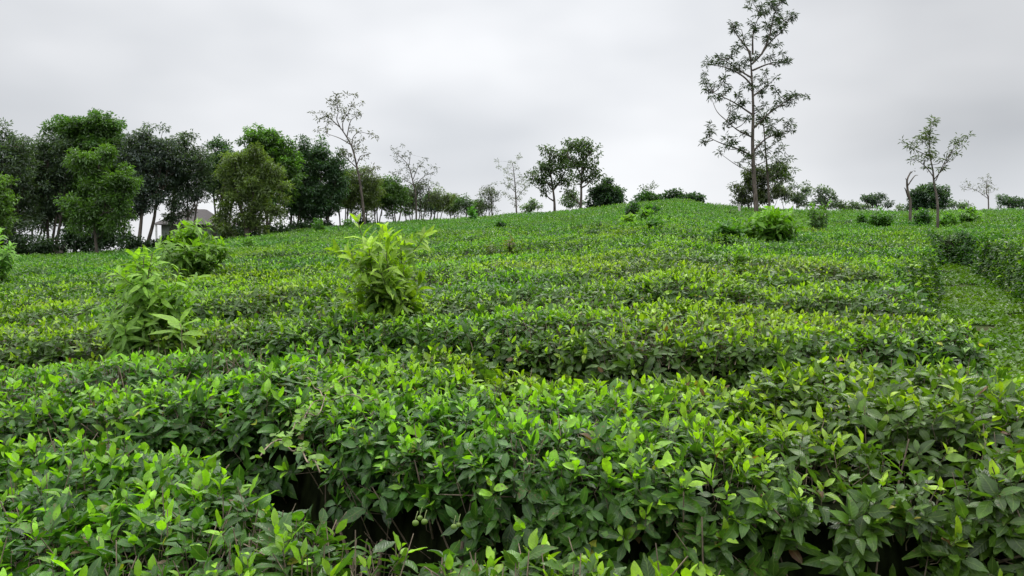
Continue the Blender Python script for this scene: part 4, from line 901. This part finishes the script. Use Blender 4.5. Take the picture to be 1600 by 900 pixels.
B = MB(); box(B, (xl, D, zg-.4), (xr-.8, D+5, ze)); box(B, (xr-.8, D+.8, zg-.4), (xr, D+4.4, ze-.15)); B.build('wall', M_wallp, h, False)
B = MB(); o_ = .55; xm = pt(325, 340, D)[0]; zf = pt(300, 349, D)[2]
rl = [(xl-o_, D-.5, zf-.1), (xm+.1, D-.5, zf-.1), (xm+.1, D+5.5, zf-.1), (xl-o_, D+5.5, zf-.1)]; ru = [(pt(272, 330, D)[0], D+2.2, zr), (pt(302, 330, D)[0], D+2.2, zr), (pt(302, 330, D)[0], D+2.8, zr), (pt(272, 330, D)[0], D+2.8, zr)]
quadprism(B, rl, ru); roof = B.build('roof', M_roof, h, False)
B = MB(); box(B, (xl-o_-.02, D-.58, zf-.26), (xm+.12, D-.5, zf-.06)); B.build('fascia', M_trim, roof, False)
B = MB(); zf2 = pt(340, 350, D)[2]
quadprism(B, [(xm-.2, D+.3, zf2-.1), (xr+.35, D+.3, zf2-.1), (xr+.35, D+4.9, zf2-.1), (xm-.2, D+4.9, zf2-.1)], [(xm-.1, D+1.5, zf2+.55), (xm+.05, D+1.5, zf2+.55), (xm+.05, D+3.7, zf2+.55), (xm-.1, D+3.7, zf2+.55)]); B.build('roof', M_roof, h, False)
for a_, c_ in ((265, 285), (300, 316)):
    B = MB(); x0, x1 = pt(a_, 360, D)[0], pt(c_, 360, D)[0]; z0, z1 = pt(a_, 376, D)[2], pt(a_, 358, D)[2]
    for q in ((x0, z0, x1, z0+.07), (x0, z1-.07, x1, z1), (x0, z0+.07, x0+.07, z1-.07), (x1-.07, z0+.07, x1, z1-.07), ((x0+x1)/2-.03, z0+.07, (x0+x1)/2+.03, z1-.07)): box(B, (q[0], D-.06, q[1]), (q[2], D-.003, q[3]))
    f = B.build('window', M_frame, h, False); B = MB(); box(B, (x0+.07, D-.03, z0+.07), (x1-.07, D-.005, z1-.07)); B.build('pane', M_glass, f, False)
B = MB(); box(B, (xl-.32, D-.4, zg-.4), (xl-.2, D-.28, zf-.12)); B.build('porch_post', M_trim, h, False)
# boundary wall of brown boards
D = 43; x0, x1 = pt(-40, 390, D)[0], pt(100, 390, D)[0]; zt0, zt1 = pt(-40, 382, D)[2], pt(100, 377, D)[2]; zb = pt(20, 412, D)[2]
t = thing('boundary_wall', ((x0+x1)/2, D, zb), 'low brown board wall seen between the trunks at the far left', 'wall')
B = MB()
nb = 9
for k in range(nb):
    za = zb+(zt0-zb)*k/nb; zc = zb+(zt0-zb)*(k+.9)/nb; yo = .012*(k % 2)
    box(B, (x0, D-.04-yo, za), (x1, D+.03, zc))
box(B, (x0, D+.031, zb), (x1, D+.1, zt0-.03)); B.build('boards', M_wall2, t, False)
for px in (-30, 22, 73):
    B = MB(); xx = pt(px, 390, D)[0]; box(B, (xx-.07, D-.18, zb), (xx+.07, D-.055, zt0+.02)); B.build('post', M_conc, t, False)
# small white marker post on the skyline
p = at(1155, 331); B = MB(); box(B, (p[0]-.06, p[1]-.06, p[2]-.9), (p[0]+.06, p[1]+.06, p[2]+.42)); box(B, (p[0]-.08, p[1]-.08, p[2]+.42), (p[0]+.08, p[1]+.08, p[2]+.47))
prop(B.build('marker_post', M_conc, None, False), 'short pale marker post on the skyline left of the tall thin tree', 'post')
print('objects', len(bpy.data.objects), 'verts', sum(len(m.vertices) for m in bpy.data.meshes))
